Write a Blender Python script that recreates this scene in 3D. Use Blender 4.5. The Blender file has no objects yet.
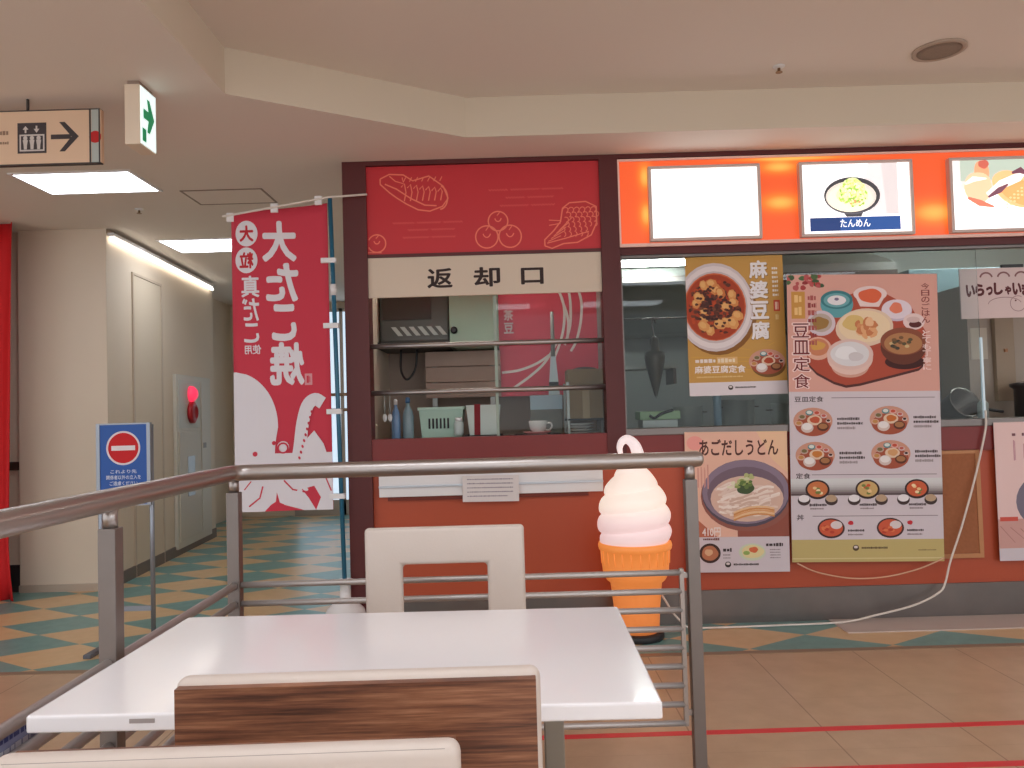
import bpy, bmesh, math, random
from mathutils import Vector, Matrix, Euler
random.seed(7)
C = bpy.context.scene.collection
SC = bpy.context.scene
R = math.radians

# ------------------------------------------------------------------ camera, world, exposure
cam_d = bpy.data.cameras.new('camera')
cam = bpy.data.objects.new('camera', cam_d); C.objects.link(cam)
cam_d.sensor_width = 36.0; cam_d.lens = 36.0 * 800.0 / 1024.0
cam_d.clip_start = 0.02; cam_d.clip_end = 60
_p, _r = R(2.0), R(1.65)
_fw = Vector((0, math.cos(_p), math.sin(_p))); _u0 = Vector((0, -math.sin(_p), math.cos(_p))); _r0 = Vector((1, 0, 0))
_rt = _r0 * math.cos(_r) - _u0 * math.sin(_r); _up = _r0 * math.sin(_r) + _u0 * math.cos(_r)
cam.matrix_world = Matrix(((_rt.x, _up.x, -_fw.x, 0), (_rt.y, _up.y, -_fw.y, 0), (_rt.z, _up.z, -_fw.z, 1.18), (0, 0, 0, 1)))
SC.camera = cam
w = bpy.data.worlds.new('world'); SC.world = w; w.use_nodes = True
w.node_tree.nodes['Background'].inputs[0].default_value = (0.90, 0.935, 0.98, 1)
w.node_tree.nodes['Background'].inputs[1].default_value = 1.55
SC.view_settings.view_transform = 'Standard'; SC.view_settings.look = 'None'
SC.view_settings.gamma = 1; SC.view_settings.use_curve_mapping = False
SC.view_settings.exposure = 0.0
try: SC.cycles.use_denoising = True
except Exception: pass
HALL = 7.4          # emission of the hall's ceiling lamps
CORR = 9.0          # emission of the corridor's two lamps
KIT = 58.0           # emission of the kitchen tubes

# ------------------------------------------------------------------ materials
def lin(c):
    out = []
    for v in c[:3]:
        v = v / 255.0
        out.append(v / 12.92 if v <= 0.04045 else ((v + 0.055) / 1.055) ** 2.4)
    return (*out, 1)
_mc = {}
def mat(name, c, rough=0.5, metal=0.0, noise=0.0, nscale=8.0, coat=0.0, bump=0.0, bscale=60, spec=None):
    if name in _mc: return _mc[name]
    m = bpy.data.materials.new(name); m.use_nodes = True; _mc[name] = m
    nt = m.node_tree; b = nt.nodes['Principled BSDF']
    b.inputs['Base Color'].default_value = lin(c); b.inputs['Roughness'].default_value = rough
    b.inputs['Metallic'].default_value = metal
    if coat: b.inputs['Coat Weight'].default_value = coat; b.inputs['Coat Roughness'].default_value = 0.08
    if spec is not None: b.inputs['Specular IOR Level'].default_value = spec
    if noise or bump: tc = nt.nodes.new('ShaderNodeTexCoord')
    if noise:
        n = nt.nodes.new('ShaderNodeTexNoise'); n.inputs['Scale'].default_value = nscale; n.inputs['Detail'].default_value = 4
        mx = nt.nodes.new('ShaderNodeMix'); mx.data_type = 'RGBA'; mx.blend_type = 'MIX'
        a = lin(c); mx.inputs[6].default_value = tuple(min(1, v * (1 + noise)) for v in a[:3]) + (1,)
        mx.inputs[7].default_value = tuple(v * (1 - noise) for v in a[:3]) + (1,)
        nt.links.new(tc.outputs['Object'], n.inputs['Vector']); nt.links.new(n.outputs['Fac'], mx.inputs[0])
        nt.links.new(mx.outputs[2], b.inputs['Base Color'])
    if bump:
        n2 = nt.nodes.new('ShaderNodeTexNoise'); n2.inputs['Scale'].default_value = bscale
        bp = nt.nodes.new('ShaderNodeBump'); bp.inputs['Strength'].default_value = bump; bp.inputs['Distance'].default_value = 0.002
        nt.links.new(tc.outputs['Object'], n2.inputs['Vector']); nt.links.new(n2.outputs['Fac'], bp.inputs['Height'])
        nt.links.new(bp.outputs['Normal'], b.inputs['Normal'])
    return m
def emat(name, c, s):
    if name in _mc: return _mc[name]
    m = bpy.data.materials.new(name); m.use_nodes = True; _mc[name] = m
    b = m.node_tree.nodes['Principled BSDF']
    b.inputs['Base Color'].default_value = lin(c); b.inputs['Roughness'].default_value = 0.4
    b.inputs['Emission Color'].default_value = lin(c); b.inputs['Emission Strength'].default_value = s
    return m
def math_node(nt, op, a, b=None):
    n = nt.nodes.new('ShaderNodeMath'); n.operation = op
    for i, v in enumerate((a, b)):
        if v is None: continue
        if isinstance(v, (int, float)): n.inputs[i].default_value = v
        else: nt.links.new(v, n.inputs[i])
    return n.outputs[0]

M = {}
M['maroon'] = mat('maroon paint', (86, 25, 24), 0.5, noise=0.08)
M['maroon_red'] = mat('maroon red paint', (122, 34, 30), 0.42, noise=0.08)
M['orange'] = mat('orange laminate', (178, 76, 44), 0.45, noise=0.05, nscale=3)
M['steel'] = mat('brushed steel', (122, 114, 110), 0.38, 0.9, noise=0.22, nscale=5)
M['rail_steel'] = mat('satin rail steel', (176, 168, 164), 0.36, 0.92, noise=0.05, nscale=20)
M['dull_steel'] = mat('kitchen steel', (166, 168, 164), 0.42, 0.5, noise=0.12, nscale=4)
M['wall'] = mat('cream wall paint', (220, 204, 184), 0.7, noise=0.03, nscale=2)
M['ceil'] = mat('ceiling paint', (230, 220, 210), 0.85, noise=0.015, nscale=1.5)
M['post_steel'] = mat('post steel', (134, 126, 122), 0.42, 0.85, noise=0.08, nscale=14)
M['rung'] = mat('rung steel', (192, 184, 180), 0.38, 0.6)
M['white_top'] = mat('white laminate', (246, 243, 245), 0.24, noise=0.015, nscale=6, coat=0.4)
M['leather'] = mat('white leatherette', (206, 192, 182), 0.5, noise=0.03, nscale=12, bump=0.12, bscale=220)
M['piping'] = mat('grey seam', (150, 140, 132), 0.6)
M['dark'] = mat('dark rubber', (38, 36, 38), 0.6)
M['black'] = mat('black plastic', (26, 26, 28), 0.4)
M['white_plastic'] = mat('white plastic', (232, 230, 230), 0.4)
M['cream_board'] = mat('cream sign board', (214, 196, 176), 0.6)
M['panel_red'] = mat('red printed panel', (200, 40, 48), 0.5)
M['ink'] = mat('dark brown ink', (52, 34, 30), 0.6)
M['base'] = mat('grey skirting', (120, 108, 100), 0.6)

def zebrano():
    m = bpy.data.materials.new('zebrano veneer'); m.use_nodes = True; nt = m.node_tree; b = nt.nodes['Principled BSDF']
    tc = nt.nodes.new('ShaderNodeTexCoord'); mp = nt.nodes.new('ShaderNodeMapping'); mp.inputs['Scale'].default_value = (1.1, 1, 22)
    n = nt.nodes.new('ShaderNodeTexNoise'); n.inputs['Scale'].default_value = 4; n.inputs['Detail'].default_value = 6; n.inputs['Roughness'].default_value = 0.65
    mp2 = nt.nodes.new('ShaderNodeMapping'); mp2.inputs['Scale'].default_value = (2.5, 1, 120)
    n2 = nt.nodes.new('ShaderNodeTexNoise'); n2.inputs['Scale'].default_value = 3; n2.inputs['Detail'].default_value = 3
    add = nt.nodes.new('ShaderNodeMath'); add.operation = 'MULTIPLY_ADD'; add.inputs[1].default_value = 0.35
    cr = nt.nodes.new('ShaderNodeValToRGB')
    e = cr.color_ramp.elements; e[0].position = 0.46; e[0].color = lin((58, 34, 26)); e[1].position = 0.86; e[1].color = lin((172, 122, 92))
    x = e.new(0.6); x.color = lin((106, 66, 48)); x = e.new(0.72); x.color = lin((138, 90, 64))
    nt.links.new(tc.outputs['Object'], mp.inputs[0]); nt.links.new(mp.outputs[0], n.inputs['Vector'])
    nt.links.new(tc.outputs['Object'], mp2.inputs[0]); nt.links.new(mp2.outputs[0], n2.inputs['Vector'])
    nt.links.new(n2.outputs['Fac'], add.inputs[0]); nt.links.new(n.outputs['Fac'], add.inputs[2])
    nt.links.new(add.outputs[0], cr.inputs[0]); nt.links.new(cr.outputs[0], b.inputs['Base Color'])
    b.inputs['Roughness'].default_value = 0.45
    return m
M['zebrano'] = zebrano()

def tile_mat():
    m = bpy.data.materials.new('beige floor tile'); m.use_nodes = True; nt = m.node_tree; b = nt.nodes['Principled BSDF']
    tc = nt.nodes.new('ShaderNodeTexCoord'); sp = nt.nodes.new('ShaderNodeSeparateXYZ'); nt.links.new(tc.outputs['Object'], sp.inputs[0])
    P = 0.485
    def joint(sock, off, wd):
        f = math_node(nt, 'FRACT', math_node(nt, 'DIVIDE', math_node(nt, 'ADD', sock, off), P))
        return math_node(nt, 'LESS_THAN', f, wd / P)
    j = math_node(nt, 'MAXIMUM', joint(sp.outputs[0], 9.7 - 1.09, 0.0055), math_node(nt, 'MULTIPLY', joint(sp.outputs[1], 9.7 - 3.25 , 0.004), 0.2))
    n = nt.nodes.new('ShaderNodeTexNoise'); n.inputs['Scale'].default_value = 9; n.inputs['Detail'].default_value = 6
    nt.links.new(tc.outputs['Object'], n.inputs['Vector'])
    cr = nt.nodes.new('ShaderNodeValToRGB'); e = cr.color_ramp.elements
    e[0].position = .3; e[0].color = lin((180, 150, 120)); e[1].position = .7; e[1].color = lin((192, 162, 132))
    nt.links.new(n.outputs['Fac'], cr.inputs[0])
    mx = nt.nodes.new('ShaderNodeMix'); mx.data_type = 'RGBA'; nt.links.new(math_node(nt, 'MULTIPLY', j, 0.6), mx.inputs[0])
    nt.links.new(cr.outputs[0], mx.inputs[6]); mx.inputs[7].default_value = lin((110, 78, 54)); nt.links.new(mx.outputs[2], b.inputs['Base Color'])
    b.inputs['Roughness'].default_value = 0.3
    return m
def diamond_mat():
    m = bpy.data.materials.new('teal and sand diamond tile'); m.use_nodes = True; nt = m.node_tree; b = nt.nodes['Principled BSDF']
    tc = nt.nodes.new('ShaderNodeTexCoord'); sp = nt.nodes.new('ShaderNodeSeparateXYZ'); nt.links.new(tc.outputs['Object'], sp.inputs[0])
    u = math_node(nt, 'DIVIDE', math_node(nt, 'ADD', sp.outputs[0], 2.71), 0.695)
    v = math_node(nt, 'DIVIDE', math_node(nt, 'ADD', sp.outputs[1], -4.557), 0.426)
    a = math_node(nt, 'FLOOR', math_node(nt, 'ADD', u, v)); c = math_node(nt, 'FLOOR', math_node(nt, 'SUBTRACT', u, v))
    par = math_node(nt, 'FLOORED_MODULO', math_node(nt, 'ADD', a, c), 2.0)
    n = nt.nodes.new('ShaderNodeTexNoise'); n.inputs['Scale'].default_value = 14; n.inputs['Detail'].default_value = 5
    nt.links.new(tc.outputs['Object'], n.inputs['Vector'])
    def ramp(c0, c1):
        cr = nt.nodes.new('ShaderNodeValToRGB'); e = cr.color_ramp.elements
        e[0].position = .3; e[0].color = lin(c0); e[1].position = .7; e[1].color = lin(c1); nt.links.new(n.outputs['Fac'], cr.inputs[0]); return cr.outputs[0]
    mx = nt.nodes.new('ShaderNodeMix'); mx.data_type = 'RGBA'; nt.links.new(par, mx.inputs[0])
    nt.links.new(ramp((208, 172, 124), (216, 182, 138)), mx.inputs[6]); nt.links.new(ramp((98, 142, 138), (112, 158, 154)), mx.inputs[7])
    nt.links.new(mx.outputs[2], b.inputs['Base Color']); b.inputs['Roughness'].default_value = 0.32
    return m
def glass_mat():
    m = bpy.data.materials.new('window glass'); m.use_nodes = True; nt = m.node_tree; nt.nodes.remove(nt.nodes['Principled BSDF'])
    out = nt.nodes['Material Output']
    t = nt.nodes.new('ShaderNodeBsdfTransparent'); t.inputs[0].default_value = (0.92, 0.945, 0.94, 1)
    g = nt.nodes.new('ShaderNodeBsdfGlossy'); g.inputs['Roughness'].default_value = 0.02
    f = nt.nodes.new('ShaderNodeFresnel'); f.inputs[0].default_value = 1.28
    x = nt.nodes.new('ShaderNodeMixShader'); nt.links.new(f.outputs[0], x.inputs[0])
    nt.links.new(t.outputs[0], x.inputs[1]); nt.links.new(g.outputs[0], x.inputs[2]); nt.links.new(x.outputs[0], out.inputs[0])
    return m
M['glass'] = glass_mat()

# ------------------------------------------------------------------ mesh helpers
def box(bm, x0, x1, y0, y1, z0, z1, bev=0.0, seg=2, mi=0):
    r = bmesh.ops.create_cube(bm, size=1.0)
    vs = r['verts']
    for v in vs:
        v.co = Vector(((x0 + x1) / 2 + v.co.x * (x1 - x0), (y0 + y1) / 2 + v.co.y * (y1 - y0), (z0 + z1) / 2 + v.co.z * (z1 - z0)))
    fs = {f for v in vs for f in v.link_faces}
    for f in fs: f.material_index = mi
    if bev:
        es = list({e for v in vs for e in v.link_edges})
        bmesh.ops.bevel(bm, geom=es, offset=bev, segments=seg, profile=0.6, affect='EDGES')
    return bm
def quad(bm, *pts, mi=0):
    f = bm.faces.new([bm.verts.new(p) for p in pts]); f.material_index = mi; return f
def tube(bm, pts, r, seg=10, cap=True, mi=0):
    pts = [Vector(p) for p in pts]; n = len(pts)
    rr = r if isinstance(r, (list, tuple)) else [r] * n
    tang = []
    for i in range(n):
        a = pts[max(0, i - 1)]; b = pts[min(n - 1, i + 1)]; tang.append((b - a).normalized())
    nrm = tang[0].orthogonal().normalized(); rings = []
    for i in range(n):
        t = tang[i]; nrm = (nrm - t * nrm.dot(t)).normalized(); bi = t.cross(nrm)
        rings.append([bm.verts.new(pts[i] + (nrm * math.cos(2 * math.pi * k / seg) + bi * math.sin(2 * math.pi * k / seg)) * rr[i]) for k in range(seg)])
    for i in range(n - 1):
        for k in range(seg):
            f = bm.faces.new((rings[i][k], rings[i][(k + 1) % seg], rings[i + 1][(k + 1) % seg], rings[i + 1][k])); f.smooth = True; f.material_index = mi
    if cap:
        f = bm.faces.new(rings[0][::-1]); f.material_index = mi
        f = bm.faces.new(rings[-1]); f.material_index = mi
    return bm
def lathe(bm, prof, seg=32, c=(0, 0, 0), cap=True):
    rings = []
    for r, z in prof:
        rings.append([bm.verts.new((c[0] + r * math.cos(2 * math.pi * k / seg), c[1] + r * math.sin(2 * math.pi * k / seg), c[2] + z)) for k in range(seg)])
    for i in range(len(prof) - 1):
        for k in range(seg):
            f = bm.faces.new((rings[i][k], rings[i][(k + 1) % seg], rings[i + 1][(k + 1) % seg], rings[i + 1][k])); f.smooth = True
    if cap:
        bm.faces.new(rings[0][::-1]); bm.faces.new(rings[-1])
    return bm
def smooth_path(pts, n=8):
    P = [Vector(p) for p in pts]; P = [P[0] * 2 - P[1]] + P + [P[-1] * 2 - P[-2]]; out = []
    for i in range(1, len(P) - 2):
        for k in range(n):
            t = k / n
            out.append(0.5 * ((2 * P[i]) + (-P[i - 1] + P[i + 1]) * t + (2 * P[i - 1] - 5 * P[i] + 4 * P[i + 1] - P[i + 2]) * t * t + (-P[i - 1] + 3 * P[i] - 3 * P[i + 1] + P[i + 2]) * t ** 3))
    out.append(P[-2]); return out
def obj(name, bm, m, parent=None, loc=(0, 0, 0), rot=None):
    me = bpy.data.meshes.new(name); bmesh.ops.recalc_face_normals(bm, faces=bm.faces[:]); bm.to_mesh(me); bm.free()
    for x in (m if isinstance(m, (list, tuple)) else [m]): me.materials.append(x)
    o = bpy.data.objects.new(name, me); C.objects.link(o); o.location = loc
    if rot: o.rotation_euler = rot
    if parent: o.parent = parent
    return o
def B(*a, **k): return box(bmesh.new(), *a, **k)
def tag(o, label, cat, group=None, kind=None):
    o['label'] = label; o['category'] = cat
    if group: o['group'] = group
    if kind: o['kind'] = kind
    return o
def thing(name, label, cat, loc=(0, 0, 0), rot=(0, 0, 0), group=None):
    o = bpy.data.objects.new(name, None); C.objects.link(o); o.location = loc; o.rotation_euler = rot; o.empty_display_size = 0.1
    return tag(o, label, cat, group)
def struct(name, bm, m, parent=None, loc=(0, 0, 0)):
    o = obj(name, bm, m, parent, loc)
    if not parent: o['kind'] = 'structure'
    return o

# ------------------------------------------------------------------ flat print (posters, signs): layered polygons
_tc = {}
def text_mesh(s, bold=0.0, shear=0.0):
    k = (s, bold, shear)
    if k in _tc: return _tc[k]
    c = bpy.data.curves.new('lettering', 'FONT'); c.body = s; c.resolution_u = 3; c.offset = bold; c.shear = shear
    o = bpy.data.objects.new('lettering', c); C.objects.link(o)
    bpy.context.view_layer.update()
    me = bpy.data.meshes.new_from_object(o.evaluated_get(bpy.context.evaluated_depsgraph_get()))
    vs = [(v.co.x, v.co.y) for v in me.vertices]; fs = [tuple(p.vertices) for p in me.polygons]
    bpy.data.objects.remove(o); bpy.data.curves.remove(c); bpy.data.meshes.remove(me)
    _tc[k] = (vs, fs); return _tc[k]
class Art:
    DZ = 0.00008
    def __init__(s, parent, w, h, loc=(0, 0, 0), emit=0.0, rough=0.55, curve=None):
        s.p, s.w, s.h, s.loc, s.emit, s.rough, s.curve = parent, w, h, loc, emit, rough, curve
        s.groups = {}; s.cur = None; s.boxes = []
    def part(s, name):
        s.cur = name
        if name not in s.groups: s.groups[name] = (bmesh.new(), [])
    def layer(s, x0, y0, x1, y1):
        """height of a new print layer: just above whatever it overlaps"""
        k = 1 + max((l for a, b, c, d, l in s.boxes if a < x1 and c > x0 and b < y1 and d > y0), default=0)
        s.boxes.append((x0, y0, x1, y1, k)); return k * s.DZ
    def m(s, col):
        nm = 'print %s %d_%d_%d' % ('lit%.2f' % s.emit if s.emit else 'ink', *col)
        return emat(nm, col, s.emit) if s.emit else mat(nm, col, s.rough, spec=0.3)
    def slot(s, col):
        mm = s.m(col); l = s.groups[s.cur][1]
        if mm not in l: l.append(mm)
        return l.index(mm)
    def raw(s, pts, col, clip=True):
        if clip:
            for ax, lim, sg in ((0, 0, 1), (0, s.w, -1), (1, 0, -1), (1, -s.h, 1)):
                out = []
                for i in range(len(pts)):
                    a, b = pts[i - 1], pts[i]; ia = (a[ax] - lim) * sg >= 0; ib = (b[ax] - lim) * sg >= 0
                    if ia != ib:
                        t = (lim - a[ax]) / (b[ax] - a[ax]); out.append((a[0] + (b[0] - a[0]) * t, a[1] + (b[1] - a[1]) * t))
                    if ib: out.append(b)
                pts = out
                if len(pts) < 3: return
        bm = s.groups[s.cur][0]; z = s.layer(min(p[0] for p in pts), min(p[1] for p in pts), max(p[0] for p in pts), max(p[1] for p in pts))
        vs = [bm.verts.new((x, y, z)) for x, y in pts]
        f = bm.faces.new(vs); f.material_index = s.slot(col)
    def poly(s, pts, col): s.raw([(u * s.w, -v * s.h) for u, v in pts], col)
    def rect(s, u0, v0, u1, v1, col): s.poly([(u0, v0), (u1, v0), (u1, v1), (u0, v1)], col)
    def ell(s, u, v, rx, ry, col, rot=0, n=28, wob=0.0):
        pts = []; ph = random.random() * 6
        for k in range(n):
            t = 2 * math.pi * k / n; q = 1 + wob * (math.sin(3 * t + ph) * .6 + math.sin(5 * t + ph * 2) * .4)
            x, y = rx * s.w * math.cos(t) * q, ry * s.w * math.sin(t) * q
            pts.append((u * s.w + x * math.cos(rot) - y * math.sin(rot), -v * s.h - x * math.sin(rot) - y * math.cos(rot)))
        s.raw(pts, col)
    def arc(s, u, v, rx, ry, wd, col, a0=0, a1=360, n=24):
        s.line([(u + rx * math.cos(R(a0 + (a1 - a0) * k / n)), v + ry * s.w / s.h * math.sin(R(a0 + (a1 - a0) * k / n))) for k in range(n + 1)], wd, col)
    def line(s, pts, wd, col, taper=False):
        P = [Vector((u * s.w, -v * s.h)) for u, v in pts]; L, Rr = [], []
        for i, p in enumerate(P):
            d = (P[min(i + 1, len(P) - 1)] - P[max(i - 1, 0)]); d = d.normalized() if d.length else Vector((1, 0)); nn = Vector((-d.y, d.x)) * wd * s.w / 2
            if taper: nn *= max(0.08, math.sin(math.pi * (0.12 + 0.8 * i / (len(P) - 1))))
            L.append(p + nn); Rr.append(p - nn)
        q = L + Rr; bm = s.groups[s.cur][0]; z = s.layer(min(p.x for p in q), min(p.y for p in q), max(p.x for p in q), max(p.y for p in q)); si = s.slot(col)
        for i in range(len(P) - 1):
            q = [L[i], L[i + 1], Rr[i + 1], Rr[i]]
            if any(not (-1e-4 <= c.x <= s.w + 1e-4 and -s.h - 1e-4 <= c.y <= 1e-4) for c in q): continue
            f = bm.faces.new([bm.verts.new((c.x, c.y, z)) for c in q]); f.material_index = si
    def text(s, t, u0, v0, u1, v1, col, bold=0.02, mirror=False, shear=0.0):
        vs, fs = text_mesh(t, 0.0, shear)
        if not vs: return
        b = bold * .75; n8 = 8 if b > .02 else 4; sh = [(0, 0)] + [(b * math.cos(2 * math.pi * q / n8), b * math.sin(2 * math.pi * q / n8)) for q in range(n8)] if b else [(0, 0)]
        if b > .03: sh += [(p * .5, q * .5) for p, q in sh[1:]]
        xs = [v[0] for v in vs]; ys = [v[1] for v in vs]; x0, x1, y0, y1 = min(xs) - b, max(xs) + b, min(ys) - b, max(ys) + b
        bm = s.groups[s.cur][0]; si = s.slot(col); z0 = s.layer(u0 * s.w, -v1 * s.h, u1 * s.w, -v0 * s.h)
        for sn, (ox, oy) in enumerate(sh):
            nv = []; z = z0 - .5 * sn / len(sh) * s.DZ
            for x, y in vs:
                a = (x + ox - x0) / (x1 - x0 or 1); c = (y1 - y - oy) / (y1 - y0 or 1)
                if mirror: a = 1 - a
                nv.append(bm.verts.new(((u0 + (u1 - u0) * a) * s.w, -(v0 + (v1 - v0) * c) * s.h, z)))
            for f in fs:
                try: ff = bm.faces.new([nv[i] for i in f]); ff.material_index = si
                except ValueError: pass
    def column(s, t, u0, v0, u1, v1, col, bold=0.02, mirror=False, gap=0.12):
        n = len(t); st = (v1 - v0) / n
        for i, ch in enumerate(t):
            a = gap / 2
            if ch in '、。': s.text(ch, u0 + (u1 - u0) * .6, v0 + st * i, u0 + (u1 - u0) * .9, v0 + st * (i + .3), col, bold, mirror); continue
            s.text(ch, u0, v0 + st * (i + a), u1, v0 + st * (i + 1 - a), col, bold, mirror)
    def smudge(s, u0, v0, u1, v1, col, n=6):
        """a line of print too small to read: a row of short strokes"""
        x = u0; 
        while x < u1 - 1e-6:
            wd = min((u1 - u0) / n * random.uniform(.5, 1.0), u1 - x); hh = (v1 - v0) * random.uniform(.0, .25)
            s.rect(x, v0 + hh, x + wd * .8, v1 - hh * .5, col); x += wd
    def build(s, thick=0.0):
        outs = []
        for name, (bm, ml) in s.groups.items():
            if s.curve:
                for i in range(1, 16):
                    bmesh.ops.bisect_plane(bm, geom=bm.verts[:] + bm.edges[:] + bm.faces[:], plane_co=(s.w * i / 16, 0, 0), plane_no=(1, 0, 0), dist=1e-6)
                for v in bm.verts:
                    q = v.co.x / s.w * 16; i0 = math.floor(q + 1e-6); fr = q - i0
                    v.co.z += s.curve(s.w * i0 / 16) * (1 - fr) + s.curve(s.w * (i0 + 1) / 16) * fr
            me = bpy.data.meshes.new(name); bm.to_mesh(me); bm.free()
            for x in ml: me.materials.append(x)
            o = bpy.data.objects.new(name, me); C.objects.link(o); o.parent = s.p; o.location = s.loc; o.rotation_euler = (R(90), 0, 0); outs.append(o)
        return outs
def sheet_part(parent, w, h, m, thick=0.002, name='sheet', curve=None):
    """a thin sheet hanging from its top-left corner, facing -Y"""
    bm = bmesh.new(); nx, nz = (10, 14) if curve else (1, 1)
    if not curve: box(bm, 0, w, 0, thick, -h, 0)
    else:
        g = [[(w * i / nx, -h * j / nz) for i in range(nx + 1)] for j in range(nz + 1)]
        fr = [[bm.verts.new((x, -curve(x, y), y)) for x, y in r] for r in g]; bk = [[bm.verts.new((x, thick - curve(x, y), y)) for x, y in r] for r in g]
        for G, fl in ((fr, 0), (bk, 1)):
            for j in range(nz):
                for i in range(nx): bm.faces.new((G[j][i], G[j + 1][i], G[j + 1][i + 1], G[j][i + 1]))
        rim = [(0, i) for i in range(nx + 1)] + [(j, nx) for j in range(1, nz + 1)] + [(nz, i) for i in range(nx - 1, -1, -1)] + [(j, 0) for j in range(nz - 1, 0, -1)]
        for a, b in zip(rim, rim[1:] + rim[:1]): bm.faces.new((fr[a[0]][a[1]], fr[b[0]][b[1]], bk[b[0]][b[1]], bk[a[0]][a[1]]))
        for f in bm.faces: f.smooth = True
    return obj(name, bm, m, parent)

# ================================================================== THE ROOM
LOW, HIGH = 2.585, 2.79
FY = 3.86                    # where the plain floor meets the diamond tiles
bm = bmesh.new(); quad(bm, (-6, -4.5, 0), (5.5, -4.5, 0), (5.5, FY, 0), (-6, FY, 0)); struct('floor', bm, tile_mat())
bm = bmesh.new(); quad(bm, (-6, FY, 0), (5.5, FY, 0), (5.5, 10.2, 0), (-6, 10.2, 0)); struct('floor', bm, diamond_mat())
struct('trim_1', B(-6, 5.5, FY - 0.022, FY + 0.022, 0, 0.003), mat('floor strip', (150, 126, 104), 0.4, 0.3))
# ceiling: low plane around a raised bay with a slanted corner
bm = bmesh.new()
ins = [(-1.2, -4.5), (-1.2, 3.4), (-0.2, 4.03), (5.5, 4.03)]
quad(bm, (-6, -4.5, LOW), (-1.2, -4.5, LOW), (-1.2, 3.4, LOW), (-6, 3.4, LOW))
quad(bm, (-6, 3.4, LOW), (-1.2, 3.4, LOW), (-0.2, 4.03, LOW), (-0.2, 10.2, LOW), (-6, 10.2, LOW))
quad(bm, (-0.2, 4.03, LOW), (5.5, 4.03, LOW), (5.5, 10.2, LOW), (-0.2, 10.2, LOW))
for a, b in zip(ins, ins[1:]): quad(bm, (*a, LOW), (*b, LOW), (*b, HIGH), (*a, HIGH), mi=1)
quad(bm, (-1.2, -4.5, HIGH), (5.5, -4.5, HIGH), (5.5, 4.03, HIGH), (-0.2, 4.03, HIGH), (-1.2, 3.4, HIGH))
bmesh.ops.remove_doubles(bm, verts=bm.verts[:], dist=1e-4)
struct('ceiling', bm, [M['ceil'], mat('cream riser paint', (214, 200, 180), 0.85, noise=0.02, nscale=2)])
struct('wall_right', B(5.5, 5.62, 2.0, 10.2, 0, HIGH), M['wall'])
struct('wall_left', B(-6.12, -6, 3.0, 10.2, 0, HIGH), M['wall'])
struct('wall_end', B(-6, 5.5, 9.75, 9.87, 0, LOW), M['wall'])
# the pier at the corridor mouth and the corridor's left wall
bm = bmesh.new()
foot = [(-3.53, 5.72), (-2.895, 5.72), (-3.06, 8.2), (-3.53, 8.2)]
quad(bm, *[(x, y, 0) for x, y in foot[::-1]]); quad(bm, *[(x, y, LOW) for x, y in foot])
for a, b in zip(foot, foot[1:] + foot[:1]): quad(bm, (*a, 0), (*b, 0), (*b, LOW), (*a, LOW))
struct('wall_corridor', bm, M['wall'])
struct('wall_alcove', B(-6, -3.53, 5.76, 5.86, 0, LOW), M['wall'])
struct('wall_far', B(-3.75, -3.42, 8.2, 9.75, 0, LOW), M['wall'])
WA = math.atan2(8.2 - 5.72, -3.06 + 2.895)      # direction of the corridor wall
def onwall(t): return (-2.895 - 0.165 * t / 2.4855, 5.72 + 2.48 * t / 2.4855, 0)
b1 = struct('baseboard_corridor', B(0, 2.47, -0.012, 0.0, 0, 0.09), M['base']); b1.location = onwall(0); b1.rotation_euler = (0, 0, WA)
struct('baseboard_pier', B(-3.53, -2.897, 5.705, 5.72, 0, 0.05), mat('pale skirting', (186, 168, 150), 0.6))
struct('baseboard_alcove', B(-6, -3.53, 5.74, 5.76, 0, 0.19), M['dark'])
struct('trim_2', B(-6, -3.53, 5.735, 5.76, 0.865, 0.925), mat('dark wood rail', (66, 48, 42), 0.5))
struct('trim_3', B(-3.432, -3.39, 8.19, 8.23, 0, LOW), mat('grey jamb', (120, 116, 112), 0.5))
# flush service door in the corridor wall
d = struct('door_1', B(0.46, 1.03, -0.006, 0.0, 0.05, 2.33, bev=0.002), mat('door paint', (216, 200, 178), 0.6)); d.location = onwall(0); d.rotation_euler = (0, 0, WA)
fr = bmesh.new(); box(fr, 0.44, 0.46, -0.012, 0.0, 0.0, 2.35); box(fr, 1.03, 1.05, -0.012, 0, 0.0, 2.35); box(fr, 0.46, 1.03, -0.012, 0, 2.33, 2.35)
obj('door_frame', fr, mat('door frame', (196, 178, 158), 0.5), d)
# glazed door at the corridor's end, daylight behind
wd = struct('window_3', B(-2.62, -1.5, 9.715, 9.735, 0.18, 2.46), emat('daylight pane', (206, 226, 244), 0.95))
fr = bmesh.new()
for x in (-2.66, -2.08, -1.5): box(fr, x, x + 0.04, 9.69, 9.75, 0.0, 2.5)
box(fr, -2.62, -1.5, 9.69, 9.75, 2.46, 2.5); box(fr, -2.62, -1.5, 9.69, 9.75, 0.0, 0.18)
obj('window_frame', fr, mat('door alloy', (170, 160, 150), 0.4, 0.5), wd)
for z in (1.265, 1.45): obj('push_bar', tube(bmesh.new(), [(-2.6, 9.66, z), (-1.5, 9.66, z)], 0.02), mat('brass bar', (170, 140, 116), 0.4, 0.5), wd)

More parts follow.
